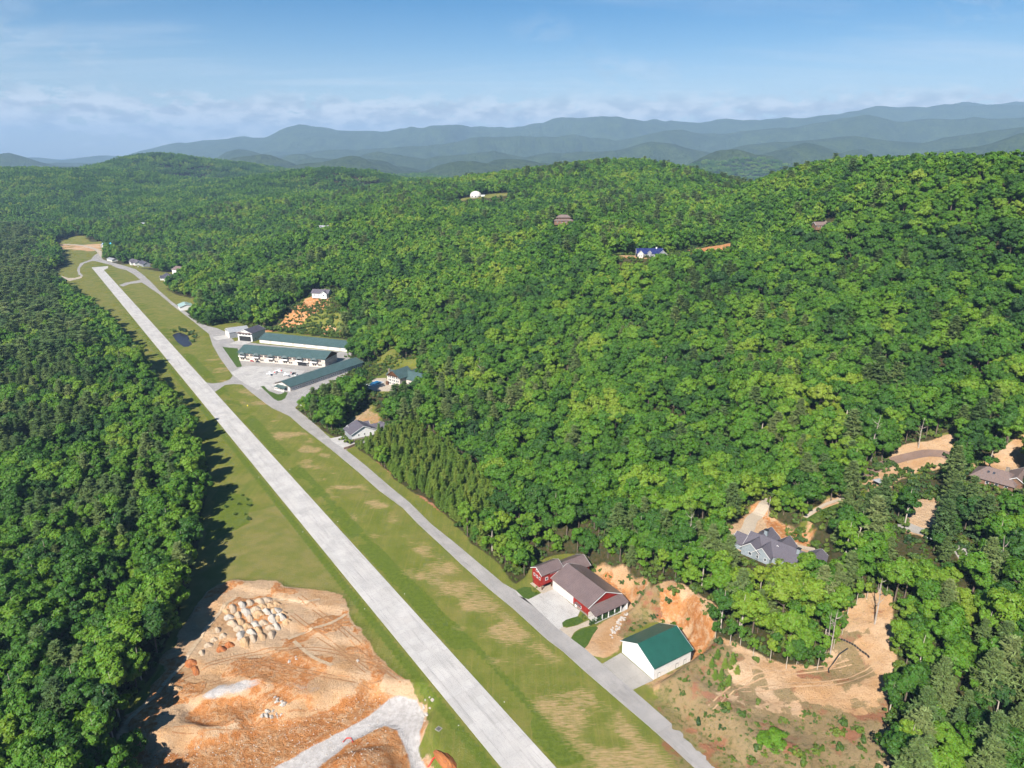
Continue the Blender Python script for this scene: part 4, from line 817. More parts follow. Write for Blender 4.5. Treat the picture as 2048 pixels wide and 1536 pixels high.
# brown-roofed house at the right edge
B = Bld('brown_roof_house', 'house with mauve-brown hipped roof on the upper clearing', 'house', (235,325.5), (247.5,312.5), 14, 41.0)
v = B.gable(0, 0, 0, 18, 14, 3.8, 7.6, M['brown_wall'], M['mauve_roof'], 1.0, hip=4.5)
w2 = B.gable(9, 5, math.pi/2, 16, 11, 3.8, 7.2, M['brown_wall'], M['mauve_roof'], 1.0, foot=True)
for k in range(4): B.window(v, 'f', -6+k*4, 1.0, 1.5, 1.6)
B.block('chimney', 3.0, 4.6, 1, 2.6, 3, 9.2, 'stone')
for k in range(2): B.put('skylight', MB().box(-0.5,0.5,-0.7,0.7,0,0.12), M['glass'], -3+k*2.4, -3.2, 0, 6.25).rotation_euler = (R(28),0,0)
# navy-roofed house on the bench of the hill
B = Bld('navy_roof_house', 'large white-gabled house with navy roof on a raw clay bench', 'house', (136,776), (168,776), 13, 92.5)
B.o.scale = (0.88,0.88,0.8)
v = B.gable(0, 0, 0, 32, 13, 6.0, 11.8, M['grey_wall'], M['navy_roof'], 0.8)
g1 = B.gable(-12.5, -4, math.pi/2, 12, 7, 6.0, 10.2, M['pale_wall'], M['navy_roof'], 0.6); g2 = B.gable(-1, -4.5, math.pi/2, 8, 4.5, 7.0, 9.6, M['grey_wall'], M['navy_roof'], 0.5); g3 = B.gable(14.5, -4, math.pi/2, 17, 10, 5.6, 10.6, M['grey_wall'], M['navy_roof'], 0.7, foot=True)
for g in (g1, g2, g3):
    for k in (-1.1, 1.1): B.window(g, 'l', k, 2.0, 1.3, 1.8)
for k in range(4): B.window(v, 'f', -7+k*3.8, 1.5, 1.5, 1.8)
B.put('deck', MB().box(-9,9,-10,-6.5,1.0,1.3), M['wood']); B.block('chimney', 8, 9.4, -0.8, 0.8, 9, 13.4, 'trim')
# scattered far houses
def small_house(name, label, A, Bp, depth, he, hr, wall, roof, extra=(), hip=0.0, z=None, wins=4, cat='house'):
    b = Bld(name, label, cat, A, Bp, depth, z)
    v_ = b.gable(0, 0, 0, b.L, depth, he, hr, M[wall], M[roof], 0.8, hip=hip)
    for k in range(wins): b.window(v_, 'f', -b.L/2 + (k+0.7)*b.L/(wins+0.4), 1.4, 1.5, 1.8)
    for (cx_, cy2, rot, L_, W_, he2, hr2) in extra:
        q = b.gable(cx_, cy2, rot, L_, W_, he2, hr2, M[wall], M[roof], 0.7, foot=True)
        b.window(q, 'l', 0, 1.6, 1.8, 2.0)
    b.block('chimney', b.L*0.2, b.L*0.2+1.2, -0.6, 0.6, he, hr+1.2, 'stone')
    return b
H = math.pi/2
b_ = small_house('brown_house', 'two-tiered brown house with wide eaves on the mid slope', (59,994), (85,994), 15, 4.2, 7.0, 'brown_wall', 'mauve_roof', hip=5.0)
q_ = b_.gable(0, 1, 0, 17, 9, 9.0, 11.6, M['brown_wall'], M['mauve_roof'], 1.6, z0=6.5, hip=3.5)
for k in range(4): b_.window(q_, 'f', -6+k*4, 7.2, 2.0, 1.5)
small_house('ridge_house', 'small brown ridge house with twin roofs left of the dome', (-220,1446), (-199,1446), 12, 4.5, 9.0, 'pale_wall', 'mauve_roof', [(-5,-4,H,9,7,4.5,7.8)])
small_house('white_ridge_house', 'white house with several gables half hidden on the wooded ridge', (-340,1246), (-313,1244), 12, 5.5, 9.5, 'white_wall', 'light_roof', [(-8,-4,H,11,7,5.5,8.8),(7,-3,H,10,8,5.0,8.2)])
small_house('cliff_house', 'grey-roofed white house perched above the raw clay cliff', (-250,866), (-229,862), 11, 5.0, 8.6, 'white_wall', 'slate_roof', [(6,-3,H,10,8,4.6,7.6)])
small_house('hidden_house', 'low brown roof showing among trees high on the right hill', (322,756), (339,758), 9, 3.6, 6.4, 'brown_wall', 'mauve_roof')
small_house('runway_end_house', 'dark-roofed house with white porch and garden beds by the taxiway', (-597,1192), (-578,1160), 16, 4.5, 8.6, 'white_wall', 'charcoal_roof', [(0,-8,H,9,9,4.2,7.4)])
b_ = small_house('white_hangar_house', 'long white hangar house with grey roof behind the dark-roofed house', (-580,1195), (-540,1168), 18, 7.5, 12.0, 'white_wall', 'mauve_roof', wins=6)
small_house('mint_hangar', 'small white hangar with pale green roof by the weedy field', (-459,948), (-448,930), 16, 5.0, 7.6, 'white_wall', 'mint_roof', wins=1, cat='hangar')
small_house('far_white_house', 'white house with slate roofs and parked cars near the runway end', (-742,1362), (-716,1335), 14, 5.0, 9.0, 'white_wall', 'slate_roof', [(4,-6,H,10,9,4.8,8.0)])
small_house('clay_lot_house', 'charcoal-roofed house below a small clay cut near the runway end', (-712,1340), (-692,1318), 12, 5.0, 9.0, 'grey_wall', 'charcoal_roof')
small_house('pale_shed', 'low pale grey metal shed beyond the runway end', (-808,1404), (-788,1386), 11, 3.6, 5.6, 'white_wall', 'light_roof', wins=2, cat='shed')
small_house('pavilion', 'grey pale-roofed house showing above trees far up the valley', (-940,1798), (-918,1790), 12, 7.0, 11.0, 'pale_wall', 'light_roof')
B = Bld('unfinished_house', 'unfinished house with bright blue tarpaulin on its roof beyond the runway', 'house', (-938,1612), (-900,1590), 18)
v = B.gable(0, 0, 0, 36, 18, 5.5, 11.5, M['grey_wall'], M['light_roof'], 0.8); g1 = B.gable(0, -6, H, 14, 12, 5.5, 10.5, M['pale_wall'], M['light_roof'], 0.6)
M['tarp'] = pmat('blue_tarpaulin', (0.05,0.36,0.62), (0.07,0.42,0.68), 0.4)
sl_ = 6.0/9.0
B.put('tarpaulin', MB().slab([(-16,-7.2,11.5-7.2*sl_+.5),(-7,-7.2,11.5-7.2*sl_+.5),(-7,-0.4,11.7),(-16,-0.4,11.7)], 0.12).slab([(6,-7.5,11.5-7.5*sl_+.5),(17,-7.5,11.5-7.5*sl_+.5),(17,-0.4,11.7),(6,-0.4,11.7)], 0.12), M['tarp'])
for k in range(4): B.window(v, 'f', -14+k*9, 1.5, 1.8, 2.0)
# white dome house on the ridge lawn
dz_ = hz(-75, 1500)
dm = tag(empty('dome_house', (-75, 1500, dz_)), 'white dome house on a pale lawn near the ridge top', 'house'); FOOT.append((-75,1500,0,26,24))
MB().lathe([(12,-2),(12,3.5),(11.6,5.5),(10.4,8),(8.2,10.2),(5.0,11.8),(1.5,12.5),(0.05,12.6)], 24).build('dome', M['pale_wall'], dm, True)
MB().box(9,19,-5,4,-2,5).build('side_wing', M['white_wall'], dm); MB().slab([(8.6,-5.4,5.0),(19.4,-5.4,5.0),(19.4,4.4,5.6),(8.6,4.4,5.6)],.3).build('wing_roof', M['light_roof'], dm)
for k in range(3):
    a = R(-125+k*35); q = MB().box(-1,1,-0.2,0.2,0,2.4).build('window', M['glass'], dm); q.location = (12*math.cos(a), 12*math.sin(a), 0.8); q.rotation_euler = (0,0,a+H)

# ------------------------------------------------------------------ foliage
def leaf_mat(name, stops, trans=0.44, vary=0.22):
    """leaf colour differs from tree to tree and from leaf clump to leaf clump"""
    m, n, l, b = new_mat(name)
    oi = n.new('ShaderNodeObjectInfo'); rp = n.new('ShaderNodeValToRGB'); rp.color_ramp.interpolation = 'LINEAR'
    el_ = rp.color_ramp.elements
    while len(el_) < len(stops): el_.new(0.5)
    for e, (p, c) in zip(el_, stops): e.position = p; e.color = (*c, 1)
    # neighbouring trees share a tendency, on top of their own chance
    nz = nd(n, 'ShaderNodeTexNoise', inp={'Scale': 0.012, 'Detail': 3.0}); l.new(oi.outputs['Location'], nz.inputs['Vector'])
    f = math_node(n, l, 'ADD', math_node(n, l, 'MULTIPLY', oi.outputs['Random'], 0.66), math_node(n, l, 'MULTIPLY', math_node(n, l, 'SUBTRACT', nz.outputs[0], 0.39), 1.5), True)
    l.new(f, rp.inputs[0])
    geo = n.new('ShaderNodeNewGeometry')
    hs = n.new('ShaderNodeHueSaturation'); l.new(rp.outputs[0], hs.inputs['Color'])
    l.new(math_node(n, l, 'ADD', math_node(n, l, 'MULTIPLY', geo.outputs['Random Per Island'], vary * 2), 1.0 - vary), hs.inputs['Value'])
    l.new(math_node(n, l, 'ADD', math_node(n, l, 'MULTIPLY', geo.outputs['Random Per Island'], 0.03), 0.485), hs.inputs['Hue'])
    l.new(hs.outputs[0], b.inputs['Base Color'])
    b.inputs['Roughness'].default_value = 0.55; b.inputs['Specular IOR Level'].default_value = 0.25
    tr = n.new('ShaderNodeBsdfTranslucent'); l.new(hs.outputs[0], tr.inputs[0])
    mx = n.new('ShaderNodeMixShader'); mx.inputs[0].default_value = trans
    l.new(b.outputs[0], mx.inputs[1]); l.new(tr.outputs[0], mx.inputs[2]); l.new(mx.outputs[0], n['Material Output'].inputs[0])
    return m
M['leaf'] = leaf_mat('broadleaf_foliage', [(0.0,(0.036,0.091,0.025)),(0.25,(0.056,0.140,0.021)),(0.5,(0.091,0.205,0.021)),(0.75,(0.145,0.262,0.025)),(1.0,(0.227,0.306,0.035))])
M['pine'] = leaf_mat('pine_foliage', [(0.0,(0.075,0.135,0.045)),(0.5,(0.125,0.185,0.055)),(1.0,(0.200,0.240,0.085))], 0.35)
M['young'] = leaf_mat('young_conifer_foliage', [(0.0,(0.095,0.180,0.030)),(0.5,(0.155,0.240,0.038)),(1.0,(0.230,0.280,0.050))], 0.38)
M['shrub'] = leaf_mat('shrub_foliage', [(0.0,(0.030,0.070,0.025)),(0.5,(0.070,0.120,0.020)),(1.0,(0.130,0.170,0.025))], 0.25)
M['hedge'] = leaf_mat('dark_evergreen_foliage', [(0.0,(0.022,0.050,0.014)),(1.0,(0.040,0.080,0.018))], 0.15)

def quads(P, N, size, asp=1.0, T=None, r=None):
    """leaf-clump faces at P facing N"""
    r = r or rng
    n_ = len(P)
    N = N / (np.linalg.norm(N, axis=1, keepdims=True) + 1e-9)
    if T is None: T = r.normal(size=(n_, 3))
    T = T - N * (T * N).sum(1, keepdims=True); T /= (np.linalg.norm(T, axis=1, keepdims=True) + 1e-9)
    B = np.cross(N, T)
    s = np.asarray(size).reshape(-1, 1) * np.ones((n_, 1))
    a, b_ = T * s * 0.5 * asp, B * s * 0.5
    k = 0.25 * (r.random((n_, 1)) - 0.5)
    V = np.stack([P - a - b_ * (0.7 + k), P + a * 1.1 - b_ * (0.55 - k), P + a + b_ * (0.7 + k), P - a * 1.1 + b_ * (0.55 - k)], 1).reshape(-1, 3)
    F = np.arange(4 * n_).reshape(-1, 4)
    return V, F
def crown(seed, Rr, z0, z1, ncl, nlf, leaf, flat=0.75, lobes=5):
    """clumps of leaves round several limbs, so that the outline is uneven and gaps stay open between them"""
    r = np.random.default_rng(seed)
    cz = z0 + (z1 - z0) * 0.45; hz_ = (z1 - z0) * 0.5
    Vs, Fs, o = [], [], 0
    a = np.arange(lobes) * 6.283 / lobes + r.normal(size=lobes) * 0.4
    rad = Rr * (0.28 + 0.30 * r.random(lobes)); up = r.uniform(-0.55, 0.50, lobes)
    LC = np.stack([np.cos(a) * rad, np.sin(a) * rad, cz + up * hz_], 1); LC = np.vstack([LC, [[r.normal() * 0.3, r.normal() * 0.3, cz + 0.42 * hz_]]])
    LR = np.concatenate([Rr * (0.42 + 0.18 * r.random(lobes)), [Rr * 0.5]])
    for i in range(ncl):
        k = i % (lobes + 1)
        d = r.normal(size=3); d[2] = abs(d[2]) * 1.1 - 0.45; d /= np.linalg.norm(d)
        C = LC[k] + d * LR[k] * np.array([1, 1, 0.95]) * (0.75 + 0.3 * r.random())
        C[2] = min(max(C[2], z0), z1)
        out = C - np.array([0, 0, cz]); out /= np.linalg.norm(out) + 1e-6
        rc = Rr * (0.17 + 0.16 * r.random())
        m = int(nlf * (0.6 + 0.8 * r.random()))
        q = r.normal(size=(m, 3)); q += 0.5 * (out + np.array([0, 0, 0.5])); q /= np.linalg.norm(q, axis=1, keepdims=True)
        P = C + q * rc * np.array([1, 1, flat]) * (0.72 + 0.45 * r.random((m, 1)))
        N = q + 0.35 * out + 0.45 * r.normal(size=(m, 3))
        V, F = quads(P, N, leaf * (0.65 + 0.7 * r.random(m)), 1.15, r=r)
        Vs.append(V); Fs.append(F + o); o += len(V)
    return np.concatenate(Vs), np.concatenate(Fs)
def trunk_mb(seed, h, r0, limbs, spread):
    r = random.Random(seed); mb = MB()
    lean = [(r.uniform(-.5,.5), r.uniform(-.5,.5)) for _ in range(4)]
    pts = [(lean[k][0]*k*0.35, lean[k][1]*k*0.35, h*t) for k, t in enumerate((0, 0.35, 0.7, 1.0))]
    mb.tube(pts, [r0, r0*0.75, r0*0.5, r0*0.18], 6)
    for i in range(limbs):
        t = r.uniform(0.4, 0.85); a = r.uniform(0, 6.283); b0 = Vector(pts[1]).lerp(Vector(pts[2]), (t-0.35)/0.35 if t < 0.7 else 1.0)
        ln = spread*r.uniform(0.55, 0.95)
        e = b0 + Vector((math.cos(a)*ln, math.sin(a)*ln, ln*r.uniform(0.5, 0.9)))
        mb.tube([b0, b0.lerp(e, 0.5) + Vector((0,0,ln*0.06)), e], [r0*0.38, r0*0.24, r0*0.08], 5)
    return mb
def pine_crown(seed, h, z0, Lmax, tiers, nb, nt, r_len, top=0.6, needle=1.15):
    r = np.random.default_rng(seed); P, N, T, S = [], [], [], []
    for i in range(tiers):
        t = i / (tiers - 1); z = z0 + (h - z0) * t
        Lb = (Lmax * (1 - t ** 1.4) + top) * (0.8 + 0.35 * r.random())
        if t < 0.12: Lb *= 0.75
        a0 = r.random() * 6.28
        for k in range(nb):
            if r.random() < 0.12: continue
            a = a0 + k * 6.283 / nb + r.normal() * 0.22; L_ = Lb * (0.65 + 0.5 * r.random())
            dv_ = np.array([math.cos(a), math.sin(a), 0.10 + 0.35 * t + 0.1 * r.normal()])
            for j in range(nt):
                u = 0.22 + 0.78 * (j + r.random()) / nt
                base = np.array([0, 0, z]) + dv_ * L_ * u + r.normal(size=3) * np.array([0.22, 0.22, 0.10]) * r_len
                for w in (-1, 0, 1):
                    aa = a + w * 0.75 + r.normal() * 0.15
                    P.append(base); T.append([math.cos(aa), math.sin(aa), 0.25 + 0.2 * r.normal()]); N.append([r.normal() * 0.35, r.normal() * 0.35, 1.0]); S.append(r_len * (0.32 + 0.12 * r.random()))
    P, N, T, S = map(np.array, (P, N, T, S))
    return quads(P, N, S, needle / 0.38, T, r=r)

def two_mat_mesh(name, crown_vf, mb, leafm, barkm):
    V, F = crown_vf
    tv, tf = mb.v, mb.f
    me = bpy.data.meshes.new(name)
    vs_ = V.tolist() + [list(p) for p in tv]; o = len(V)
    fs_ = F.tolist() + [[i + o for i in f] for f in tf]
    me.from_pydata(vs_, [], fs_); me.materials.append(leafm); me.materials.append(barkm)
    me.polygons.foreach_set('material_index', np.array([0]*len(F) + [1]*len(tf), dtype=np.int32)); me.update()
    return me
protos = bpy.data.collections.new('tree_prototypes')      # not linked to the scene: sources for the forest mass only
def proto(name, me):
    o = bpy.data.objects.new(name, me); protos.objects.link(o); return o

# tree kinds: (crown mesh, trunk mesh) pairs for single trees, joined meshes for the mass
BROAD = []
for i, (Rr, z0, z1, ncl) in enumerate([(5.6,5.0,18.5,46),(4.2,4.0,22.0,44),(6.6,5.5,16.5,54),(3.9,6.0,19.0,36),(5.4,3.5,19.5,48)]):
    cv = crown(100+i, Rr, z0, z1, ncl, 92, 0.64)
    tb = trunk_mb(200+i, z1*0.85, 0.32, 6, Rr*0.9)
    BROAD.append((np_mesh('crown', cv[0], cv[1], M['leaf']), tb.mesh('trunk', M['pale_bark'] if i in (1,3) else M['bark']), cv, tb))
PINES = []
for i, (h, z0, Lm, ti) in enumerate([(22,5.5,5.6,11),(20,4.5,5.8,10),(24,7.5,5.2,11)]):
    cv = pine_crown(300+i, h, z0, Lm, ti, 7, 9, 1.3, needle=1.7)
    tb = MB().tube([(0,0,0),(0.15,0.1,h*0.5),(0,0.1,h*0.97)], [0.30,0.20,0.05], 6)
    PINES.append((np_mesh('crown', cv[0], cv[1], M['pine']), tb.mesh('trunk', M['bark']), cv, tb))
YOUNG = []
for i, (h, Lm) in enumerate([(9.5,2.1),(8.0,1.9),(11.0,2.3)]):
    cv = pine_crown(400+i, h, 0.8, Lm, 14, 7, 4, 0.75, top=0.25, needle=1.1)
    tb = MB().tube([(0,0,0),(0,0,h*0.97)], [0.14,0.03], 5)
    YOUNG.append((np_mesh('crown', cv[0], cv[1], M['young']), tb.mesh('trunk', M['bark']), cv, tb))
# mass prototypes, in the order used by the 'kind' attribute:  0-4 broadleaf, 5-7 pine, 8-10 young conifer, 11-15 simpler broadleaf, 16-17 simpler pine, 18-20 far groves
pl = []
for i, b_ in enumerate(BROAD): pl.append(proto('p%02d' % i, two_mat_mesh('broadleaf', b_[2], b_[3], M['leaf'], M['bark'])))
for i, b_ in enumerate(PINES): pl.append(proto('p%02d' % (5+i), two_mat_mesh('pine', b_[2], b_[3], M['pine'], M['bark'])))
for i, b_ in enumerate(YOUNG): pl.append(proto('p%02d' % (8+i), two_mat_mesh('young', b_[2], b_[3], M['young'], M['bark'])))
for i, (Rr, z0, z1) in enumerate([(5.6,4.0,18.5),(4.2,4.0,22.0),(6.6,4.5,16.5),(3.9,4.0,19.0),(5.4,3.5,19.5)]):
    cv = crown(500+i, Rr, z0, z1, 30, 24, 1.30); pl.append(proto('p%02d' % (11+i), np_mesh('broadleaf_simple', cv[0], cv[1], M['leaf'])))
for i in range(2):
    cv = pine_crown(600+i, 21, 5.0, 5.4, 8, 6, 4, 2.0, needle=2.4); pl.append(proto('p%02d' % (16+i), np_mesh('pine_simple', cv[0], cv[1], M['pine'])))
for i in range(3):
    r_ = np.random.default_rng(700+i); Vs, Fs, o_ = [], [], 0
    for gx in range(4):
        for gy in range(4):
            s_ = 0.7 + 0.6*r_.random(); V, F = crown(710+i*20+gx*4+gy, 4.9*s_, 3*s_, 20*s_, 12, 10, 1.9, lobes=3)
            V = V + np.array([(gx-1.5)*9.5 + r_.normal()*2.2, (gy-1.5)*9.5 + r_.normal()*2.2, 0]); Vs.append(V); Fs.append(F+o_); o_ += len(V)
    pl.append(proto('p%02d' % (18+i), np_mesh('grove', np.concatenate(Vs), np.concatenate(Fs), M['leaf'])))

SHRUB = []
for i in range(3):
    cv = crown(800+i, 1.5, 0.0, 1.9, 9, 34, 0.42, 0.9); SHRUB.append(np_mesh('foliage', cv[0], cv[1], M['shrub'])); pl.append(proto('p%02d' % (21+i), np_mesh('bush', cv[0], cv[1], M['shrub'])))

# ------------------------------------------------------------------ where the trees stand
PLANTATION = [(-109.7,462.6),(-97.9,481.3),(-74.8,504.3),(-42.6,464.0),(-12.4,404.2),(-6.9,357.8),(-14.9,326.1),(-32.6,356.3),(-47.8,380.6),(-72.0,407.8),(-91.0,438.6)]
def inside(poly, x, y): return near_sdist(poly, x, y, 1.0) < 0
def jgrid(x0, x1, y0, y1, s, jit=0.42, seed=1):
    r = np.random.default_rng(seed)
    gx, gy = np.meshgrid(np.arange(x0, x1, s), np.arange(y0, y1, s*0.9))
    gx = gx + (np.arange(gx.shape[0]) % 2)[:, None] * s * 0.5
    x = gx.ravel() + r.uniform(-jit, jit, gx.size) * s; y = gy.ravel() + r.uniform(-jit, jit, gx.size) * s
    return x, y
OPEN2 = [[(-186,556),(-164,536),(-128,590),(-128,650),(-148,676),(-170,640)]]
def keep_clear(x, y, h=18.0, edge_pad=0.0):
    ok = near_sdist(FOREST_OPEN, x, y, 10) > edge_pad
    spare = np.random.default_rng(33).random(len(x)) < 0.06
    r = np.hypot(x, y) + 1e-6; ux, uy = x / r, y / r
    for c in OPEN2: ok &= ~inside(c, x, y)
    for k_, c in enumerate(CLEARINGS):
        for t in np.linspace(0, 0.8, 9):
            sh = t * h * {3: 1.15, 4: 1.6, 5: 1.5, 7: 1.3}.get(k_, 1.0) * np.minimum(r / 185.0, {0: 3.2, 1: 4.6, 10: 2.0, 11: 3.2, 14: 6.0}.get(k_, 2.4))
            ok &= ~inside(c, x + ux * sh, y + uy * sh) | (spare & (4 <= k_ <= 9))
    for fx_, fy_, fa, fl, fw in FOOT:
        dx_, dy_ = x - fx_, y - fy_; lx = np.cos(fa) * dx_ + np.sin(fa) * dy_; ly = -np.sin(fa) * dx_ + np.cos(fa) * dy_
        ok &= (np.abs(lx) > fl / 2 + 4.0) | (np.abs(ly) > fw / 2 + 4.0)
    for cx_, cy2, rad in SPOTS:
        for t in np.linspace(0, 0.6, 4):
            sh = t * h * np.minimum(r / 185.0, 3.4)
            ok &= np.hypot(x + ux * sh - cx_, y + uy * sh - cy2) > rad
    return ok
TX, TY, TK, TS = [], [], [], []
# near and middle woods
x, y = jgrid(-1750, 1500, 105, 1950, 6.8, seed=3)
m = (np.abs(x) < 0.80 * y + 70) & (x < 0.74 * y + 95)
x, y = x[m], y[m]
ok = keep_clear(x, y) & ~inside(PLANTATION, x, y)
x, y = x[ok], y[ok]
r_ = np.random.default_rng(9)
dd = np.hypot(x, y); acr = math.cos(RWY) * (x - 5.8) + math.sin(RWY) * (y - 187.4)
grove = fbm(x / 60.0, y / 60.0, 3, 140)
ppine = np.where(acr < 0, 0.75 * sstep(0.38, 0.58, grove + 0.10) * sstep(-60, -110, acr) * sstep(300, 400, y) + 0.06, 0.22 * sstep(0.50, 0.70, grove))
ppine = np.where((x > 90) & (x < 260) & (y < 330), 0.16 + 0.55 * sstep(0.45, 0.6, grove), ppine)
pine = r_.random(len(x)) < ppine
far_ = dd > 780
kind = np.where(pine, np.where(far_, 16 + r_.integers(0, 2, len(x)), 5 + r_.integers(0, 3, len(x))), np.where(far_, 11 + r_.integers(0, 5, len(x)), r_.integers(0, 5, len(x))))
size = (0.60 + 0.78 * r_.random(len(x)) ** 1.5) * (1.0 + 0.12 * (fbm(x / 120.0, y / 120.0, 2, 150) - 0.5))
size = np.where((kind == 7) | (kind == 5), np.minimum(size, 1.05), np.where(kind == 1, np.minimum(size, 1.12), size))
thin = r_.random(len(x)) > 0.06
TX.append(x[thin]); TY.append(y[thin]); TK.append(kind[thin]); TS.append(size[thin])
# ranks of young conifers along the taxiway
x, y = jgrid(-260, 60, 250, 560, 3.9, 0.25, 5)
m = inside(PLANTATION, x, y) & (near_sdist(FOREST_OPEN, x, y, 10) > 0.5); x, y = x[m], y[m]
TX.append(x); TY.append(y); TK.append(8 + r_.integers(0, 3, len(x))); TS.append(0.55 + 0.8 * r_.random(len(x)))
# undergrowth along the woodland edges
x, y = jgrid(-420, 420, 130, 900, 3.1, 0.45, 15)
m = (np.abs(x) < 0.80 * y + 40); x, y = x[m], y[m]
de = near_sdist(FOREST_OPEN, x, y, 40, 1e3)
ne = (de > 0.3) & (de < 24)
for k_, c_ in enumerate(CLEARINGS):
    d2 = near_sdist(c_, x, y, 50, 1e3); ne |= (d2 > -1.0) & (d2 < (12 if k_ < 10 else 40))
ne &= (de > 0.3) & ~inside(PLANTATION, x, y)
for fx_, fy_, fa, fl, fw in FOOT:
    dx_, dy_ = x - fx_, y - fy_; lx = np.cos(fa) * dx_ + np.sin(fa) * dy_; ly = -np.sin(fa) * dx_ + np.cos(fa) * dy_
    ne &= (np.abs(lx) > fl / 2 + 1.0) | (np.abs(ly) > fw / 2 + 1.0)
ne &= np.random.default_rng(4).random(len(x)) < 0.78
x, y = x[ne], y[ne]
TX.append(x); TY.append(y); TK.append(21 + r_.integers(0, 3, len(x))); TS.append(0.6 + 1.3 * r_.random(len(x)) ** 1.5)
# distant groves
x, y = jgrid(-4600, 4200, 1900, 4900, 34.0, 0.3, 6)
m = (np.abs(x) < 0.78 * y + 250) & (y > 1940); x, y = x[m], y[m]
ok = np.ones(len(x), bool)
for cx_, cy2, rad in SPOTS: ok &= np.hypot(x - cx_, y - cy2) > rad + 20
x, y = x[ok], y[ok]
TX.append(x); TY.append(y); TK.append(18 + r_.integers(0, 3, len(x))); TS.append(0.9 + 0.3 * r_.random(len(x)))
TX, TY, TK, TS = map(np.concatenate, (TX, TY, TK, TS))
TZ = height(TX, TY) - 0.25
TR = np.random.default_rng(12).uniform(0, 6.283, len(TX))

# the three hundred of each kind that show largest stand as single trees
fx = TY * math.cos(R(18.115)) + (200 - TZ) * math.sin(R(18.115))
uu = 1400 * TX / fx; vv = -1400 * ((TZ - 200 + 9) * math.cos(R(18.115)) + TY * math.sin(R(18.115))) / fx
seen = (np.abs(uu) < 1020) & (vv < 770) & (vv > -700)
single = np.zeros(len(TX), bool)
ACR = math.cos(RWY) * (TX - 5.8) + math.sin(RWY) * (TY - 187.4); ALG = -math.sin(RWY) * (TX - 5.8) + math.cos(RWY) * (TY - 187.4)
def region(x_, y_, a_, g_):
    if a_ < 0: return 'left of the dig at the near end' if g_ < 45 else 'left of the dirt mounds' if g_ < 105 else 'left of the olive turf' if g_ < 235 else 'left of the runway opposite the young conifers' if g_ < 330 else 'left of the runway farther up the valley'
    if x_ < 75: return 'directly behind the red buildings' if y_ < 345 else 'on the slope above the young conifers'
    if math.hypot(x_ - 122, y_ - 293) < 42: return 'around the many-gabled hill house'
    if x_ > 128 and y_ < 245: return 'right of the sandy clearing'
    if x_ < 175 and y_ < 290: return 'between the hill house and the sandy clearing'
    return 'around the upper clearing' if x_ > 165 else 'on the hillside behind the hill house'
def size_word(s_): return 'small ' if s_ < 0.78 else 'large ' if s_ > 1.08 else ''
SHAPE = {'broadleaf_tree': ('rounded', 'tall upright', 'wide spreading', 'slender', 'full-crowned'), 'pine_tree': ('broad', 'bushy', 'tall sparse')}
for name, base, cnt, lib in (('broadleaf_tree', 0, 5, BROAD), ('pine_tree', 5, 3, PINES), ('young_conifer', 8, 3, YOUNG)):
    cand = np.where(seen & (TK >= base) & (TK < base + cnt))[0]
    cand = cand[np.argsort(fx[cand] / TS[cand])][:300]
    single[cand] = True
    for i in cand:
        o = empty(name, (TX[i], TY[i], TZ[i]), TR[i]); o.scale = (TS[i],) * 3
        if base == 8:
            row = 'front' if ACR[i] < 74 else 'second' if ACR[i] < 84 else 'rear'
            lab = ('short' if TS[i] < 0.92 else 'tall' if TS[i] > 1.08 else 'medium') + ' young evergreen in the ' + row + ' ranks ' + ('near the red barn' if ALG[i] < 175 else 'halfway along the taxiway' if ALG[i] < 225 else 'towards the white house')
        else:
            k_ = TK[i] - base
            lab = size_word(TS[i]) + SHAPE[name][k_] + (' broadleaf tree ' if base == 0 else ' olive-green pine ') + region(TX[i], TY[i], ACR[i], ALG[i])
        tag(o, lab, 'tree', lab)
        c_, t_ = lib[TK[i] - base][:2]
        link(bpy.data.objects.new('crown', c_), o); link(bpy.data.objects.new('trunk', t_), o)

rest = ~single
fm = bpy.data.meshes.new('forest')
fm.from_pydata(np.stack([TX, TY, TZ], -1)[rest].tolist(), [], [])
for nm_, typ, arr in (('kind', 'INT', TK), ('spin', 'FLOAT', TR), ('size', 'FLOAT', TS)):
    a = fm.attributes.new(nm_, typ, 'POINT'); a.data.foreach_set('value', arr[rest].astype(np.int32 if typ == 'INT' else np.float32))
forest_o = tag(link(bpy.data.objects.new('forest', fm)), 'unbroken green forest covering the hills and valley beyond the nearest trees', 'forest', kind='stuff')
ng = bpy.data.node_groups.new('forest_scatter', 'GeometryNodeTree')
ng.interface.new_socket('Geometry', in_out='INPUT', socket_type='NodeSocketGeometry'); ng.interface.new_socket('Geometry', in_out='OUTPUT', socket_type='NodeSocketGeometry')
gn, gl = ng.nodes, ng.links
gi, go = gn.new('NodeGroupInput'), gn.new('NodeGroupOutput')
ci = gn.new('GeometryNodeCollectionInfo'); ci.inputs['Collection'].default_value = protos; ci.inputs['Separate Children'].default_value = True; ci.inputs['Reset Children'].default_value = True
m2p = gn.new('GeometryNodeMeshToPoints'); gl.new(gi.outputs[0], m2p.inputs[0])
iop = gn.new('GeometryNodeInstanceOnPoints'); iop.inputs['Pick Instance'].default_value = True
gl.new(m2p.outputs[0], iop.inputs['Points']); gl.new(ci.outputs[0], iop.inputs['Instance'])
def named(nm_, typ):
    q = gn.new('GeometryNodeInputNamedAttribute'); q.data_type = typ; q.inputs[0].default_value = nm_; return q.outputs[0]
gl.new(named('kind', 'INT'), iop.inputs['Instance Index'])
cb = gn.new('ShaderNodeCombineXYZ'); gl.new(named('spin', 'FLOAT'), cb.inputs[2])
e2r = gn.new('FunctionNodeEulerToRotation'); gl.new(cb.outputs[0], e2r.inputs[0]); gl.new(e2r.outputs[0], iop.inputs['Rotation'])
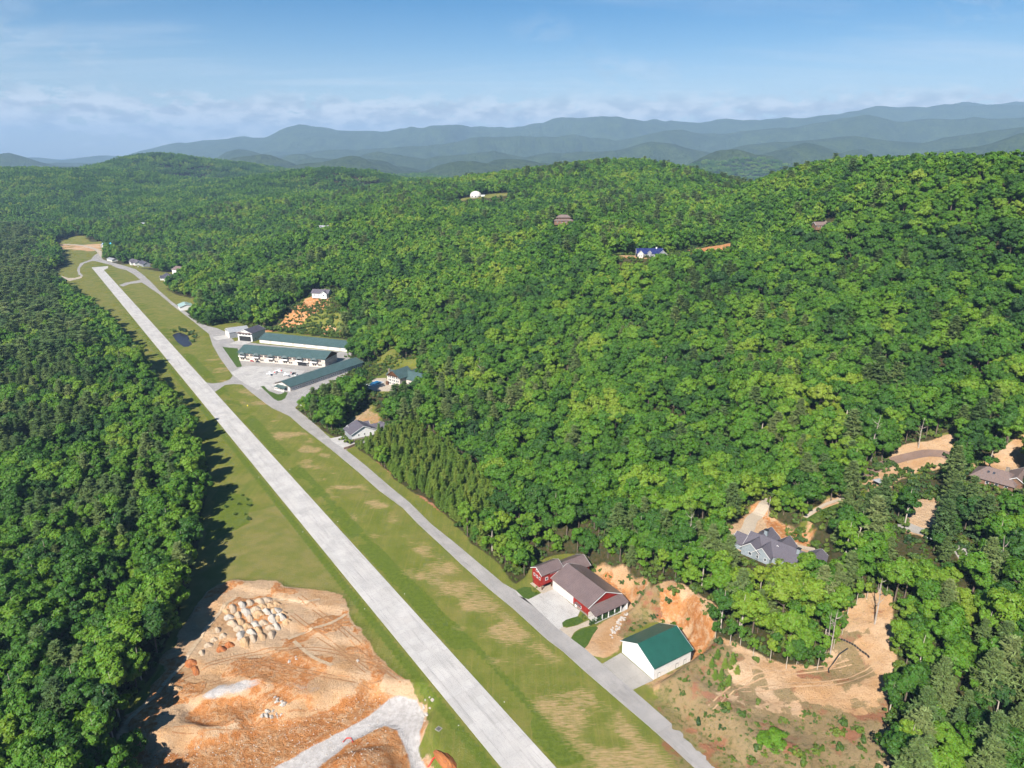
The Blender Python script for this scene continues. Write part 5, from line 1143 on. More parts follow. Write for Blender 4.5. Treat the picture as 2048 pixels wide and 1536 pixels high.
gl.new(named('size', 'FLOAT'), iop.inputs['Scale']); gl.new(iop.outputs[0], go.inputs[0])
md = forest_o.modifiers.new('scatter', 'NODES'); md.node_group = ng
print('trees', len(TX), 'single', int(single.sum()))

# ------------------------------------------------------------------ draped paths on the hill
def drape(name, pts, width, mat, lift=0.18):
    P = []
    for i in range(len(pts) - 1):
        for t in np.linspace(0, 1, 6, endpoint=False): P.append((pts[i][0]*(1-t)+pts[i+1][0]*t, pts[i][1]*(1-t)+pts[i+1][1]*t))
    P.append(pts[-1]); P = np.array(P)
    for _ in range(4): P[1:-1] = 0.25*P[:-2] + 0.5*P[1:-1] + 0.25*P[2:]
    T = np.gradient(P, axis=0); T /= np.linalg.norm(T, axis=1, keepdims=True); N = np.stack([-T[:,1], T[:,0]], -1)
    rows = [P + N*width*k for k in (-0.5, -0.17, 0.17, 0.5)]
    Z = [height(r[:,0], r[:,1]) + lift for r in rows]
    m = MB(); n_ = len(P)
    for r, z in zip(rows, Z): m.v += [(float(a), float(b_), float(q)) for (a, b_), q in zip(r, z)]
    for k in range(3):
        for i in range(n_-1): m.f.append((k*n_+i, (k+1)*n_+i, (k+1)*n_+i+1, k*n_+i+1)[::-1])
    return tag(m.build(name, mat), kind='structure')
drape('hill_driveway', [(143.2,348.8),(135.8,341.5),(128.2,334.4),(124.3,325.6),(120.3,319.5),(110.3,313.5)], 6.5, M['gravel_path'])
drape('house_path', [(123.2,320.5),(131.1,313.5),(140.4,307.8),(150.1,304.0)], 3.5, M['gravel_path'])
drape('brown_road', [(194.1,354.9),(210.0,362.8),(221.1,365.4),(235.5,365.9),(244.1,361.2),(244.8,351.1)], 7.0, M['brown_pave'])
drape('garden_path', [(152.1,323.7),(165.6,332.4),(177.2,335.0)], 2.5, M['gravel_path'])
drape('lower_drive', [(188.1,301.4),(192.6,292.0),(201.0,288.3)], 6.0, M['apron_grey'])
drape('lower_drive', [(201.8,279.3),(201.0,272.7),(200.2,265.6)], 7.0, M['apron_grey'])
drape('garden_lawn', [(152.9,319.4),(163.9,325.3),(174.7,328.3)], 6.0, M['lawn'])

M['track'] = pmat('packed_tan_track', (0.42,0.315,0.21), (0.33,0.24,0.15), 0.95, 0.8, bump=0.4)
for q in ([(-136.1,242.1),(-136.0,251.5),(-135.7,260.2),(-135.1,270.8),(-134.0,279.7),(-131.6,284.4)],[(-97.4,254.8),(-91.5,260.2),(-85.6,262.9),(-80.2,266.4),(-76.3,273.0)],[(-94.4,253.5),(-88.8,247.7),(-82.7,242.1),(-74.0,237.3)],[(-113.8,284.4),(-104.7,282.1),(-96.8,280.5),(-90.8,282.8)],[(-143.1,206.9),(-139.8,218.9),(-137.1,232.0),(-136.1,242.1)]):
    drape('haul_track', q, 1.7, M['track'], 0.16)
M['rut'] = pmat('churned_clay_rut', (0.26,0.125,0.055), (0.33,0.18,0.085), 0.95, 1.5, bump=0.5)
def ruts(name, pts, mat=None, gauge=2.0, w=0.55):
    P = np.array(pts); T = np.gradient(P, axis=0); T /= np.linalg.norm(T, axis=1, keepdims=True); N = np.stack([-T[:,1], T[:,0]], -1)
    for sd in (-0.5, 0.5): drape(name, [tuple(q) for q in P + N*gauge*sd], w, mat or M['rut'], 0.14)
for q in ([(-139.8,218.9),(-132.1,232.0),(-119.8,242.1),(-102.9,247.7),(-82.0,248.9),(-59.1,240.9),(-43.8,229.2)],[(-115.4,241.5),(-95.7,238.5),(-73.5,232.0),(-52.6,228.1)],[(-100.8,284.8),(-88.3,273.3),(-73.6,259.1),(-59.8,244.5),(-47.3,232.0)],[(-100.4,271.5),(-88.2,260.2),(-73.1,247.7),(-58.8,234.1)],[(-124.2,204.1),(-109.8,206.9),(-91.1,211.8),(-72.1,218.4)],[(-98.6,247.7),(-104.0,238.5),(-111.9,232.0),(-120.1,227.5)]): ruts('wheel_rut', q)
for q in ([(73.2,208.3),(85.5,218.7),(101.3,225.6),(116.9,225.9),(133.9,228.9)],[(87.0,217.3),(106.9,219.6),(125.7,219.0),(144.4,226.1)]): ruts('wheel_rut', q, pmat('sandy_rut', (0.30,0.19,0.11), (0.36,0.24,0.14), 0.95, 0.4, bump=0.4))
# ------------------------------------------------------------------ earth and rock
def lump(seed, n_u=16, n_v=7, amp=0.20, conical=0.8):
    r = np.random.default_rng(seed); ph = r.random(6) * 6.28
    V, F = [], []
    for j in range(n_v):
        t = j / (n_v - 1)
        for k in range(n_u):
            a = 2*math.pi*k/n_u
            rad = (1 - t)**conical * (1 + amp*math.sin(2*a+ph[0]) + amp*0.6*math.sin(3*a+ph[1]+3*t) + amp*0.5*(r.random()-0.5))
            V.append((rad*math.cos(a), rad*math.sin(a), t + (0 if j == 0 else 0.10*(r.random()-0.5))))
    for j in range(n_v-1):
        for k in range(n_u): F.append((j*n_u+k, j*n_u+(k+1)%n_u, (j+1)*n_u+(k+1)%n_u, (j+1)*n_u+k))
    m = MB(); m.v = V; m.f = F + [tuple(range((n_v-1)*n_u, n_v*n_u))]; return m
EARTH = [pmat('pale_spoil', (0.374,0.293,0.212), (0.281,0.212,0.149), 0.95, 1.2, bump=0.6, bscale=3), pmat('grey_spoil', (0.365,0.332,0.289), (0.272,0.242,0.208), 0.95, 1.2, bump=0.6, bscale=3), pmat('tan_spoil', (0.391,0.264,0.153), (0.297,0.187,0.098), 0.95, 1.2, bump=0.6, bscale=3), pmat('red_clay_spoil', (0.306,0.115,0.038), (0.221,0.072,0.025), 0.95, 1.2, bump=0.6, bscale=3)]
MOUND = [[lump(20+i).mesh('dirt_mound', e) for e in EARTH] for i in range(3)]
rr_ = random.Random(5)
def mound(x, y, r, h, mat, lab, grp):
    o = link(bpy.data.objects.new('dirt_mound', MOUND[rr_.randrange(3)][mat])); o.location = (x, y, hz(x, y) - 0.25); o.scale = (r*1.15, r*rr_.uniform(0.7,0.85), h); o.rotation_euler = (0,0,R(-50)+rr_.uniform(-.3,.3)); tag(o, lab, 'dirt mound', grp); return o
m0 = [(-132.0,274.4),(-116.0,283.2),(-114.9,252.8)]
ex, ey = (m0[1][0]-m0[0][0])/5, (m0[1][1]-m0[0][1])/5; fx2, fy2 = (m0[2][0]-m0[0][0])/5, (m0[2][1]-m0[0][1])/5
for r_i in range(6):
    for c_i in range(6):
        if (r_i, c_i) in ((5,5),(5,4),(4,5)): continue
        x, y = m0[0][0] + ex*c_i + fx2*r_i + rr_.uniform(-.7,.7), m0[0][1] + ey*c_i + fy2*r_i + rr_.uniform(-.7,.7)
        mt = rr_.choice([0,0,1,1,2] if r_i < 5 else [0,2,2]); 
        mound(x, y, rr_.uniform(2.6,3.4), rr_.uniform(1.5,2.3), mt, 'pale dirt mound in the close-set ranks dumped on the excavation', 'ranked dirt mounds on the excavation')
for x, y in ((-109.8,274.4),(-106.1,268.6),(-105.0,272.2),(-101.4,266.4),(-110.6,279.7)): mound(x, y, 2.4, 1.7, 2, 'tan dirt mound at the runway-side end of the ranks', 'tan mounds beside the ranks')
for x, y in ((-130.0,260.2),(-129.6,254.8),(-130.6,250.9),(-126.4,256.8),(-131.0,245.8)): mound(x, y, 2.2, 1.5, 0, 'small pale mound trailing off the ranks towards the woods', 'mounds trailing off the ranks')
for x, y in ((-124.0,248.3),(-121.8,251.5)): mound(x, y, 2.8, 1.9, 3, 'dark red clay mound at the foot of the ranks', 'red clay mounds at the foot of the ranks')
for x, y in ((-133.1,240.0),(-129.1,235.5)): mound(x, y, 3.0, 1.6, 3, 'red clay mound beside the pale haul track', 'red clay mounds by the haul track')
for x, y in ((-135.5,226.4),(-132.2,224.3)): mound(x, y, 2.6, 1.5, 2, 'brown mound near the shaded side of the dig', 'brown mounds near the shaded side')
o = mound(*(-22.9,190.3), 3.2, 2.2, 3, 'elongated orange clay heap on the grass beside a red pipe', None); o.scale = (2.4,7.0,2.0); o.rotation_euler = (0,0,R(32))
ROCK = [lump(60+i, 9, 5, 0.3, 0.45).mesh('boulder', M['rock']) for i in range(4)]
def boulder(x, y, r, lab, grp):
    o = link(bpy.data.objects.new('boulder', ROCK[rr_.randrange(4)])); o.location = (x, y, hz(x, y) - 0.2*r); o.scale = (r, r*rr_.uniform(.7,1.1), r*rr_.uniform(.8,1.2)); o.rotation_euler = (0,0,rr_.uniform(0,6.28)); tag(o, lab, 'boulder', grp)
a0, a1 = (42.9,256.8), (52.3,272.2)
for i in range(26):
    t = i/25.0; boulder(a0[0]*(1-t)+a1[0]*t + rr_.uniform(-1.1,1.1), a0[1]*(1-t)+a1[1]*t + rr_.uniform(-1.1,1.1), rr_.uniform(0.5,1.0), 'white boulder in the heap beside the barn porch', 'white boulders beside the barn')
for i in range(16):
    c_ = (-90.5,216.9); boulder(c_[0] + rr_.uniform(-4,4), c_[1] + rr_.uniform(-4.5,4.5), rr_.uniform(0.6,1.25), 'pale boulder piled at the head of the clay trench', 'boulders at the trench')
for i in range(12):
    c_ = (-33.1,217.6); boulder(c_[0] + rr_.uniform(-2.0,2.5), c_[1] + rr_.uniform(-5,5), rr_.uniform(0.5,1.1), 'pale boulder on the gravel track corner beside the runway grass', 'boulders at the track corner')
for i in range(8):
    c_ = (-95.4,189.1); boulder(c_[0] + rr_.uniform(-2.5,2.5), c_[1] + rr_.uniform(-1.5,1.5), rr_.uniform(0.5,0.9), 'white rock in the pile at the bottom of the clay slope', 'rocks at the clay slope foot')
for i in range(7):
    c_ = (-64.9,240.9) if i % 2 else (-91.9,242.1); boulder(c_[0] + rr_.uniform(-2.5,2.5), c_[1] + rr_.uniform(-1.2,1.2), rr_.uniform(0.5,0.9), 'grey broken concrete lump lying on the tan bench', 'broken concrete on the bench')
# loose stones over the clay slope: too many and too small to count
st = MB()
for i in range(700):
    t = rr_.random(); c_ = (rr_.uniform(*sorted(((-128.0,195.0)[0], (-47.1,218.9)[0]))), rr_.uniform(183, 226))
    if near_sdist(PITLOW, np.array([c_[0]]), np.array([c_[1]]), 1)[0] > 1: continue
    q = hz(*c_); s_ = rr_.uniform(0.10, 0.34)
    st.add([(c_[0]-s_,c_[1]-s_*.6,q),(c_[0]+s_,c_[1]-s_*.5,q),(c_[0]+s_*.3,c_[1]+s_,q),(c_[0],c_[1],q+s_*1.3)], [(0,1,3),(1,2,3),(2,0,3)])
tag(st.build('loose_stones', M['rock']), 'pale stones strewn over the orange clay slope', 'stones', kind='stuff')

# ------------------------------------------------------------------ planting
def shrub(x, y, s, lab, grp, mesh=None, z=None):
    e_ = empty('shrub', (x, y, (hz(x, y) if z is None else z) - 0.1), rr_.uniform(0, 6.28)); e_.scale = (s, s, s*rr_.uniform(.8,1.15)); tag(e_, lab, 'shrub', grp)
    link(bpy.data.objects.new('foliage', SHRUB[rr_.randrange(3)]), e_); link(bpy.data.objects.new('stem', STEM), e_)
STEM = MB().tube([(0,0,-.2),(0.05,0.02,0.5),(0,0,1.0)], [0.07,0.05,0.02], 5).mesh('stem', M['bark'])
wx0, wx1 = (53.0,218.3), (131.9,193.5)
wp_ = [(72.5,192.1),(59.4,216.8),(69.7,230.8),(84.6,243.3),(91.3,231.3),(80.9,216.0),(99.9,211.1),(123.1,205.1),(130.1,193.5),(122.6,177.1),(83.5,178.9)]
xs_, ys_ = np.array([p[0] for p in wp_]), np.array([p[1] for p in wp_]); cnt = 0
while cnt < 230:
    x, y = rr_.uniform(xs_.min(), xs_.max()), rr_.uniform(ys_.min(), ys_.max())
    if near_sdist(wp_, np.array([x]), np.array([y]), 1)[0] > -1: continue
    s_ = rr_.choice([0.25,0.3,0.35,0.4,0.5,0.6,0.9,1.2])
    lab = ('tiny' if s_ < 0.33 else 'low' if s_ < 0.45 else 'knee-high' if s_ < 0.7 else 'big') + ' green weed shrub on the cleared slope ' + ('below the white hangar' if x < 75 else 'near the lone bushy tree' if x < 110 else 'towards the right-hand woods')
    shrub(x, y, s_, lab, lab); cnt += 1
for u, w in ((1432,1335),(1447,1352),(1421,1352),(1440,1372),(1462,1348),(1472,1362),(1428,1372),(1455,1385)):
    p = {(1432,1335):(81.7,231.1),(1447,1352):(83.3,226.2),(1421,1352):(78.6,227.4),(1440,1372):(80.8,221.9),(1462,1348):(86.6,227.4),(1472,1362):(87.4,223.5),(1428,1372):(78.4,221.9),(1455,1385):(82.7,218.5)}[(u,w)]
    e_ = tag(empty('small_pine', (p[0], p[1], hz(*p)), rr_.uniform(0,6.28)), 'small bluish pine in the clump below the white hangar', 'tree', 'small pines below the white hangar'); e_.scale = (0.62,0.62,0.5)
    link(bpy.data.objects.new('crown', YOUNG[rr_.randrange(3)][0]), e_); link(bpy.data.objects.new('trunk', YOUNG[0][1]), e_)
p = (89.8,190.2); e_ = tag(empty('broadleaf_tree', (p[0], p[1], hz(*p)), 1.0), 'lone dark bushy tree standing on the bare slope at the bottom edge', 'tree'); e_.scale = (0.75,0.75,0.42); link(bpy.data.objects.new('crown', BROAD[2][0]), e_); link(bpy.data.objects.new('trunk', BROAD[2][1]), e_)
for p in ((57.0,262.6),(52.6,260.2),(59.6,265.2),(62.5,269.2),(54.7,265.0)): shrub(p[0], p[1], rr_.uniform(.5,.9), 'green shrub on the weedy bank between barn and white hangar', 'shrubs between barn and hangar')
for p in ((83.5,271.1),(82.4,273.4),(73.2,272.5),(70.7,271.3)): shrub(p[0], p[1], rr_.uniform(1.2,1.9), 'bright green bush on top of the orange cut bank', 'bushes on the cut bank')
for poly_ in (BANKS[0], BANKS[1]):
    n_p = len(poly_)
    for i in range(n_p):
        for t in (0.2, 0.5, 0.8):
            x, y = poly_[i][0]*(1-t)+poly_[(i+1)%n_p][0]*t + rr_.uniform(-1.5,1.5), poly_[i][1]*(1-t)+poly_[(i+1)%n_p][1]*t + rr_.uniform(-1.5,1.5)
            if any(abs(math.cos(fa)*(x-fx_)+math.sin(fa)*(y-fy_)) < fl/2+1.5 and abs(-math.sin(fa)*(x-fx_)+math.cos(fa)*(y-fy_)) < fw/2+1.5 for fx_, fy_, fa, fl, fw in FOOT): continue
            if rr_.random() < 0.7: shrub(x, y, rr_.uniform(.4,1.1), 'straggling shrub on the rim of the ' + ('barn' if poly_ is BANKS[0] else 'white hangar') + ' cut bank', 'shrubs on the cut bank rims')
for p in ((10.6,290.9),(11.9,292.5),(11.0,288.4),(31.4,269.3),(33.1,268.6),(32.4,271.1)): shrub(p[0], p[1], rr_.uniform(.35,.55), 'garden shrub in a curved bed beside the red buildings', 'garden shrubs by the red buildings', z=0.1)
for p in ((-399.2,820.2),(-391.1,810.2),(-377.6,795.6),(-376.2,800.4),(-364.5,781.5),(-359.0,763.4),(-387.6,810.2),(-402.4,810.2)): shrub(p[0], p[1], rr_.uniform(1.6,2.6), 'waterside bush on the pond bank', 'bushes round the pond')
for p in ((-109.0,490.1),(-110.4,484.2),(-107.9,498.1),(-111.9,480.3)): shrub(p[0], p[1], rr_.uniform(.6,1.0), 'flower bed shrub along the white house wall', 'flower bed shrubs at the white house')
for p in ((-180.1,400.7),(-172.7,393.8),(-166.3,389.1),(-161.3,383.8),(-171.4,383.8),(-164.1,377.4),(-157.1,376.1),(-170.7,374.2),(-156.1,365.1),(-151.6,359.2),(-161.9,365.1)): shrub(p[0], p[1], rr_.uniform(0.7,1.2), 'bright green brush at the grassy bay in the woods edge', 'brush at the woods edge bay')
for i in range(26):
    t = i/25.0; p = ((-301.3,815.2)[0]*(1-t)+(-185.3,776.9)[0]*t, (-301.3,815.2)[1]*(1-t)+(-185.3,776.9)[1]*t); shrub(p[0]+rr_.uniform(-3,3), p[1]+rr_.uniform(3,14), rr_.uniform(1.8,3.2), 'bushy shrub on the bank behind the back hangar row', 'shrubs behind the back hangar row')
for i in range(22):
    t = i/21.0; p = ((-265.2,816.6)[0]*(1-t)+(-199.6,817.6)[0]*t, (-265.2,816.6)[1]*(1-t)+(-199.6,817.6)[1]*t); shrub(p[0]+rr_.uniform(-3,3), p[1]+rr_.uniform(-6,6), rr_.uniform(1.6,3.0), 'bushy shrub between the two clay cuts above the hangars', 'shrubs between the clay cuts')
for p, s_, lab in (((-141.0,188.2),1.15,'big broadleaf tree at the bottom left corner of the dig'),((-132.4,184.9),0.95,'broadleaf tree at the bottom edge shading the dig'),((-134.7,195.0),0.7,'smaller broadleaf tree on the shaded edge of the dig')):
    e_ = tag(empty('broadleaf_tree', (p[0], p[1], hz(*p)), s_*7), lab, 'tree'); e_.scale = (s_,)*3; link(bpy.data.objects.new('crown', BROAD[int(s_*10) % 5][0]), e_); link(bpy.data.objects.new('trunk', BROAD[int(s_*10) % 5][1]), e_)
edge_line = [(84.9,242.7),(91.0,236.6),(99.3,231.3),(109.4,229.0),(121.1,226.7),(130.7,236.5),(139.5,250.8),(146.7,257.2),(156.7,260.0),(162.3,255.8)]
for i in range(34):
    t = i/33.0*(len(edge_line)-1); k = min(int(t), len(edge_line)-2); t -= k
    x, y = edge_line[k][0]*(1-t)+edge_line[k+1][0]*t + rr_.uniform(-2,2), edge_line[k][1]*(1-t)+edge_line[k+1][1]*t + rr_.uniform(-2,2)
    if i % 2: shrub(x, y, rr_.uniform(.6,1.4), 'leafy shrub at the back edge of the cleared slope', 'shrubs at the back edge of the cleared slope')
    else:
        s_ = rr_.uniform(.5,.75); e_ = tag(empty('slender_tree', (x, y, hz(x, y)-.2), rr_.uniform(0,6.28)), 'slender pale-trunked tree at the back edge of the cleared slope', 'tree', 'slender trees behind the cleared slope'); e_.scale = (s_*.8,s_*.8,s_)
        link(bpy.data.objects.new('crown', BROAD[3][0]), e_); link(bpy.data.objects.new('trunk', BROAD[3][1]), e_)
for i in range(30):
    poly_ = BANKS[i % 2]; x = sum(p[0] for p in poly_)/len(poly_) + rr_.gauss(0,7); y = sum(p[1] for p in poly_)/len(poly_) + rr_.gauss(0,5)
    if near_sdist(FLAT, np.array([x]), np.array([y]), 60)[0] < 1.5: continue
    shrub(x, y, rr_.uniform(.3,.8), 'scrubby tuft growing on the face of the ' + ('barn' if i % 2 == 0 else 'white hangar') + ' cut bank', 'scrub on the cut bank faces')
# clipped evergreens along the porch
arb = crown(900, 0.62, 0.0, 2.9, 16, 40, 0.26, 1.2); ARB = np_mesh('foliage', arb[0], arb[1], M['hedge'])
q0, q1 = (34.9,264.0), (48.8,273.7)
for i in range(12):
    t = i/11.0; x, y = q0[0]*(1-t)+q1[0]*t, q0[1]*(1-t)+q1[1]*t
    e_ = tag(empty('columnar_evergreen', (x, y, 0.0), rr_.uniform(0,6.28)), 'clipped columnar evergreen in the row along the barn porch', 'shrub', 'evergreens along the barn porch'); e_.scale = (1.25,1.25,rr_.uniform(0.95,1.2))
    link(bpy.data.objects.new('foliage', ARB), e_); link(bpy.data.objects.new('stem', STEM), e_)
# bleached dead trees
def snag_mb(seed):
    r = random.Random(seed); m = MB(); h = r.uniform(13, 18)
    m.tube([(0,0,-.5),(r.uniform(-.4,.4),r.uniform(-.4,.4),h*.5),(r.uniform(-.8,.8),r.uniform(-.8,.8),h)], [.28,.2,.05], 6)
    for i in range(9):
        z = h*r.uniform(.4,.95); a = r.uniform(0,6.28); ln = r.uniform(1.5,4)*(1.1-z/h*.6)
        m.tube([(0,0,z),(math.cos(a)*ln*.5,math.sin(a)*ln*.5,z+ln*.25),(math.cos(a)*ln,math.sin(a)*ln,z+ln*.8)], [.11,.07,.02], 4)
    return m.mesh('trunk', M['dead_wood'])
SNAG = [snag_mb(i) for i in range(4)]
for i, (x, y, lab) in enumerate(((*(-213.5,257.5),'bleached dead tree near the left edge of the woods'),(*(234.0,371.5),'bare pale snag above the upper clearing'),(*(206.5,368.7),'tall bare trunk left of the upper clearing'),(*(121.3,530.9),'grey dead tree in the middle of the hillside'),(*(-27.6,578.4),'grey dead tree up the slope behind the lodge'),(*(149.8,244.0),'leaning bare trunk at the back of the sandy clearing'),(*(125.8,233.5),'bare trunk beside the silt fence'),(*(127.8,233.5),'thick pale trunk at the upper end of the silt fence'),(*(84.8,295.0),'forked pale dead tree behind the cut bank'),(*(-341.7,575.7),'grey dead tree in the woods left of the runway middle'),(*(200.9,250.7),'grey dead tree at the right edge below the brown-roofed house'))):
    e_ = tag(empty('dead_tree', (x, y, hz(x, y)), i*1.3), lab, 'tree', 'bleached dead trees'); link(bpy.data.objects.new('trunk', SNAG[i % 4]), e_); s_ = 1.0 + 0.2*(i % 3); e_.scale = (s_, s_, s_*1.15)

# ------------------------------------------------------------------ vehicles and small things
M['tyre'] = pmat('tyre_rubber', (0.02,0.02,0.02), None, 0.8); M['car_red'] = pmat('red_car_paint', (0.45,0.015,0.015), None, 0.25, spec=0.6); M['car_black'] = pmat('black_car_paint', (0.012,0.012,0.014), None, 0.25, spec=0.6); M['car_white'] = pmat('white_car_paint', (0.75,0.75,0.75), None, 0.3, spec=0.5); M['red_pipe'] = pmat('red_pipe', (0.60,0.04,0.03), None, 0.4)
def car(x, y, rz, paint, lab, grp='parked cars', van=0.0):
    e_ = tag(empty('car', (x, y, hz(x, y) + 0.12), rz), lab, 'car', grp)
    prof = [(-2.2,.35),(2.15,.35),(2.25,.7),(2.1,.9),(1.0,1.0),(-2.15,1.02),(-2.25,.6)]
    m = MB(); n_ = len(prof)
    m.add([(px_,-.88,pz) for px_, pz in prof] + [(px_,.88,pz) for px_, pz in prof], [tuple(range(n_)), tuple(range(2*n_-1,n_-1,-1))] + [(i,i+n_,(i+1)%n_+n_,(i+1)%n_) for i in range(n_)]); m.build('body', M[paint], e_)
    cab = [(1.0,1.0),(0.3,1.48+van),(-1.3,1.5+van),(-2.0,1.03)]
    m = MB(); m.add([(a,-.78 if b_ < 1.2 else -.62,b_) for a, b_ in cab] + [(a,.78 if b_ < 1.2 else .62,b_) for a, b_ in cab], [(0,1,2,3),(7,6,5,4),(0,4,5,1),(1,5,6,2),(2,6,7,3)]); m.build('cabin_glass', M['glass'], e_)
    MB().box(-1.3,0.28,-.64,.64,1.48+van,1.53+van).build('roof_panel', M[paint], e_)
    for wx in (-1.4, 1.4):
        for wy in (-.86, .86): MB().tube([(wx,wy-.1,.32),(wx,wy+.1,.32)], [.32,.32], 10).build('wheel', M['tyre'], e_)
    for wy in (-.6, .6): MB().box(2.16,2.27,wy-.16,wy+.16,.62,.76).build('headlight', M['trim'], e_)
    return e_
car(*(-264.4,685.1), R(-15), 'car_red', 'red car parked in front of the balcony building'); car(*(-257.9,682.4), R(-15), 'car_black', 'black car parked beside the red car')
car(*(194.1,284.8), R(150), 'car_white', 'white car parked at the end of the lower drive'); car(*(-140.1,666.5), R(20), 'car_black', 'dark car in the shade behind the lodge')
car(*(-209.5,642.3), R(60), 'car_black', 'black pickup beside the parked aeroplanes'); car(*(-204.7,635.9), R(70), 'car_white', 'white van at the hangar row edge of the apron', van=0.4)
car(*(-716.6,1330.8), R(120), 'car_red', 'red car at the far white house'); car(*(-702.7,1318.3), R(120), 'car_white', 'white car at the far white house')
def plane(x, y, rz, lab):
    e_ = tag(empty('light_aeroplane', (x, y, 0.13), rz), lab, 'aeroplane', 'light aeroplanes parked on the apron')
    MB().tube([(3.6,0,1.2),(3.2,0,1.25),(2.0,0,1.35),(0.4,0,1.5),(-1.5,0,1.4),(-4.2,0,1.5)], [.15,.45,.62,.68,.45,.10], 10).build('fuselage', M['car_white'], e_, True)
    MB().slab([(1.4,-5.3,2.15),(1.4,5.3,2.15),(-0.1,5.3,2.15),(-0.1,-5.3,2.15)][::-1], .16).build('wing', M['car_white'], e_)
    MB().slab([(-3.4,-1.7,1.6),(-3.6,1.7,1.6),(-4.4,1.7,1.6),(-4.4,-1.7,1.6)][::-1], .08).build('tailplane', M['car_white'], e_)
    f = MB(); f.add([(-3.2,-.05,1.6),(-4.4,-.05,1.6),(-4.6,-.05,3.0),(-4.0,-.05,3.0),(-3.2,.05,1.6),(-4.4,.05,1.6),(-4.6,.05,3.0),(-4.0,.05,3.0)], [(0,1,2,3),(7,6,5,4),(0,4,5,1),(1,5,6,2),(2,6,7,3),(3,7,4,0)]); f.build('fin', M['car_red'], e_)
    MB().box(0.0,1.5,-.5,.5,1.6,2.12).build('cabin_glass', M['glass'], e_); MB().box(3.62,3.7,-.95,.95,1.14,1.26).build('propeller', M['steel'], e_)
    for wx, wy in ((2.4,0),(0.2,-1.0),(0.2,1.0)):
        MB().tube([(wx,wy-.07,.22),(wx,wy+.07,.22)], [.22,.22], 10).build('wheel', M['tyre'], e_); MB().tube([(wx,wy,.25),(wx*.9,wy*.3,1.1)], [.05,.05], 5).build('gear_leg', M['steel'], e_)
plane(*(-231.0,639.0), R(200), 'white light aeroplane nearest the lawn on the apron'); plane(*(-226.4,647.1), R(160), 'white light aeroplane farthest from the taxiway on the apron'); plane(*(-214.2,635.9), R(215), 'white light aeroplane between the others and the hangar row')
# bins behind the white hangar
for k, p in enumerate(((74.5,241.8),(75.2,243.3),(76.0,244.8))):
    e_ = tag(empty('waste_bin', (p[0], p[1], hz(*p)), R(35)), ('nearest','middle','farthest')[k] + ' of the three black bins at the back corner of the white hangar', 'bin', 'bins behind the white hangar')
    MB().box(-.55,.55,-.5,.5,0,1.15).build('body', M['car_black'], e_); MB().box(-.6,.6,-.55,.55,1.15,1.25).build('lid', M['steel'], e_)
# silt fence, drain hose, red pipes, drain grate, pole
s0, s1 = (132.5,240.2), (141.2,228.9)
e_ = tag(empty('silt_fence', (s0[0], s0[1], hz(*s0)), 0), 'black silt fence strung on pale stakes across the sandy clearing', 'fence')
for i in range(13):
    t0, t1 = i/13.0, (i+0.86)/13.0; bow = lambda t: 1.6*math.sin(t*math.pi)
    q = [(s0[0]*(1-t)+s1[0]*t + bow(t)*0.5, s0[1]*(1-t)+s1[1]*t + bow(t)) for t in (t0, t1)]
    z_ = [hz(*p) - e_.location[2] for p in q]; L0 = [(p[0]-s0[0], p[1]-s0[1]) for p in q]
    m = MB(); m.add([(L0[0][0],L0[0][1],z_[0]-.1),(L0[1][0],L0[1][1],z_[1]-.1),(L0[1][0],L0[1][1],z_[1]+.9),(L0[0][0],L0[0][1],z_[0]+.9),(L0[0][0]+.03,L0[0][1]+.05,z_[0]-.1),(L0[1][0]+.03,L0[1][1]+.05,z_[1]-.1),(L0[1][0]+.03,L0[1][1]+.05,z_[1]+.9),(L0[0][0]+.03,L0[0][1]+.05,z_[0]+.9)], [(0,1,2,3),(7,6,5,4),(0,4,5,1),(1,5,6,2),(2,6,7,3),(3,7,4,0)]); m.build('fabric_panel', M['dark'], e_)
    MB().box(L0[1][0]-.04,L0[1][0]+.04,L0[1][1]-.04,L0[1][1]+.04,z_[1]-.2,z_[1]+1.25).build('stake', M['dead_wood'], e_)
hp = [(135.2,234.7),(131.2,232.9),(127.1,229.2),(124.4,226.7),(123.7,224.7)]
tag(MB().tube([(p[0],p[1],hz(*p)+.2) for p in hp], [.28]*5, 7).build('drain_hose', M['rubber']), 'black drain hose curving down the sandy clearing', 'hose')
rp = [(-29.5,192.0),(-27.8,193.3),(-26.1,192.9),(-24.8,192.0)]
tag(MB().tube([(p[0],p[1],hz(*p)+.25+0.5*(i in (1,2))) for i, p in enumerate(rp)], [.28]*4, 8).build('red_pipe', M['red_pipe']), 'red corrugated pipe curving out of the orange clay heap', 'pipe')
rp = [(-62.0,203.2),(-61.0,205.0),(-59.5,205.0),(-58.4,203.2)]
tag(MB().tube([(p[0],p[1],hz(*p)+.3) for i, p in enumerate(rp)], [.22]*4, 8).build('red_pipe', M['red_pipe']), 'red hose loop beside the white gravel track', 'pipe')
gp = (-26.9,204.6); e_ = tag(empty('drain_grate', (gp[0], gp[1], hz(*gp)), -RWY), 'square dark drain grate in the runway grass', 'drain')
MB().box(-1.0,1.0,-1.0,1.0,-.2,.14).build('frame', M['apron_grey'], e_)
for k in range(6): MB().box(-.75,.75,-.75+k*.26,-.60+k*.26,.141,.19).build('bar', M['steel'], e_)
pp = (137.7,335.9); e_ = tag(empty('utility_pole', (pp[0], pp[1], hz(*pp)), R(30)), 'wooden utility pole beside the hill house driveway', 'pole')
MB().tube([(0,0,-1),(0,0,12.5)], [.17,.12], 8).build('post', M['dead_wood'], e_); MB().box(-1.2,1.2,-.06,.06,11.4,11.55).build('crossarm', M['wood'], e_); MB().lathe([(.22,0),(.24,.1),(.24,.8),(.2,.9)], 8, (.3,0,9.9)).build('transformer', M['light_roof'], e_)
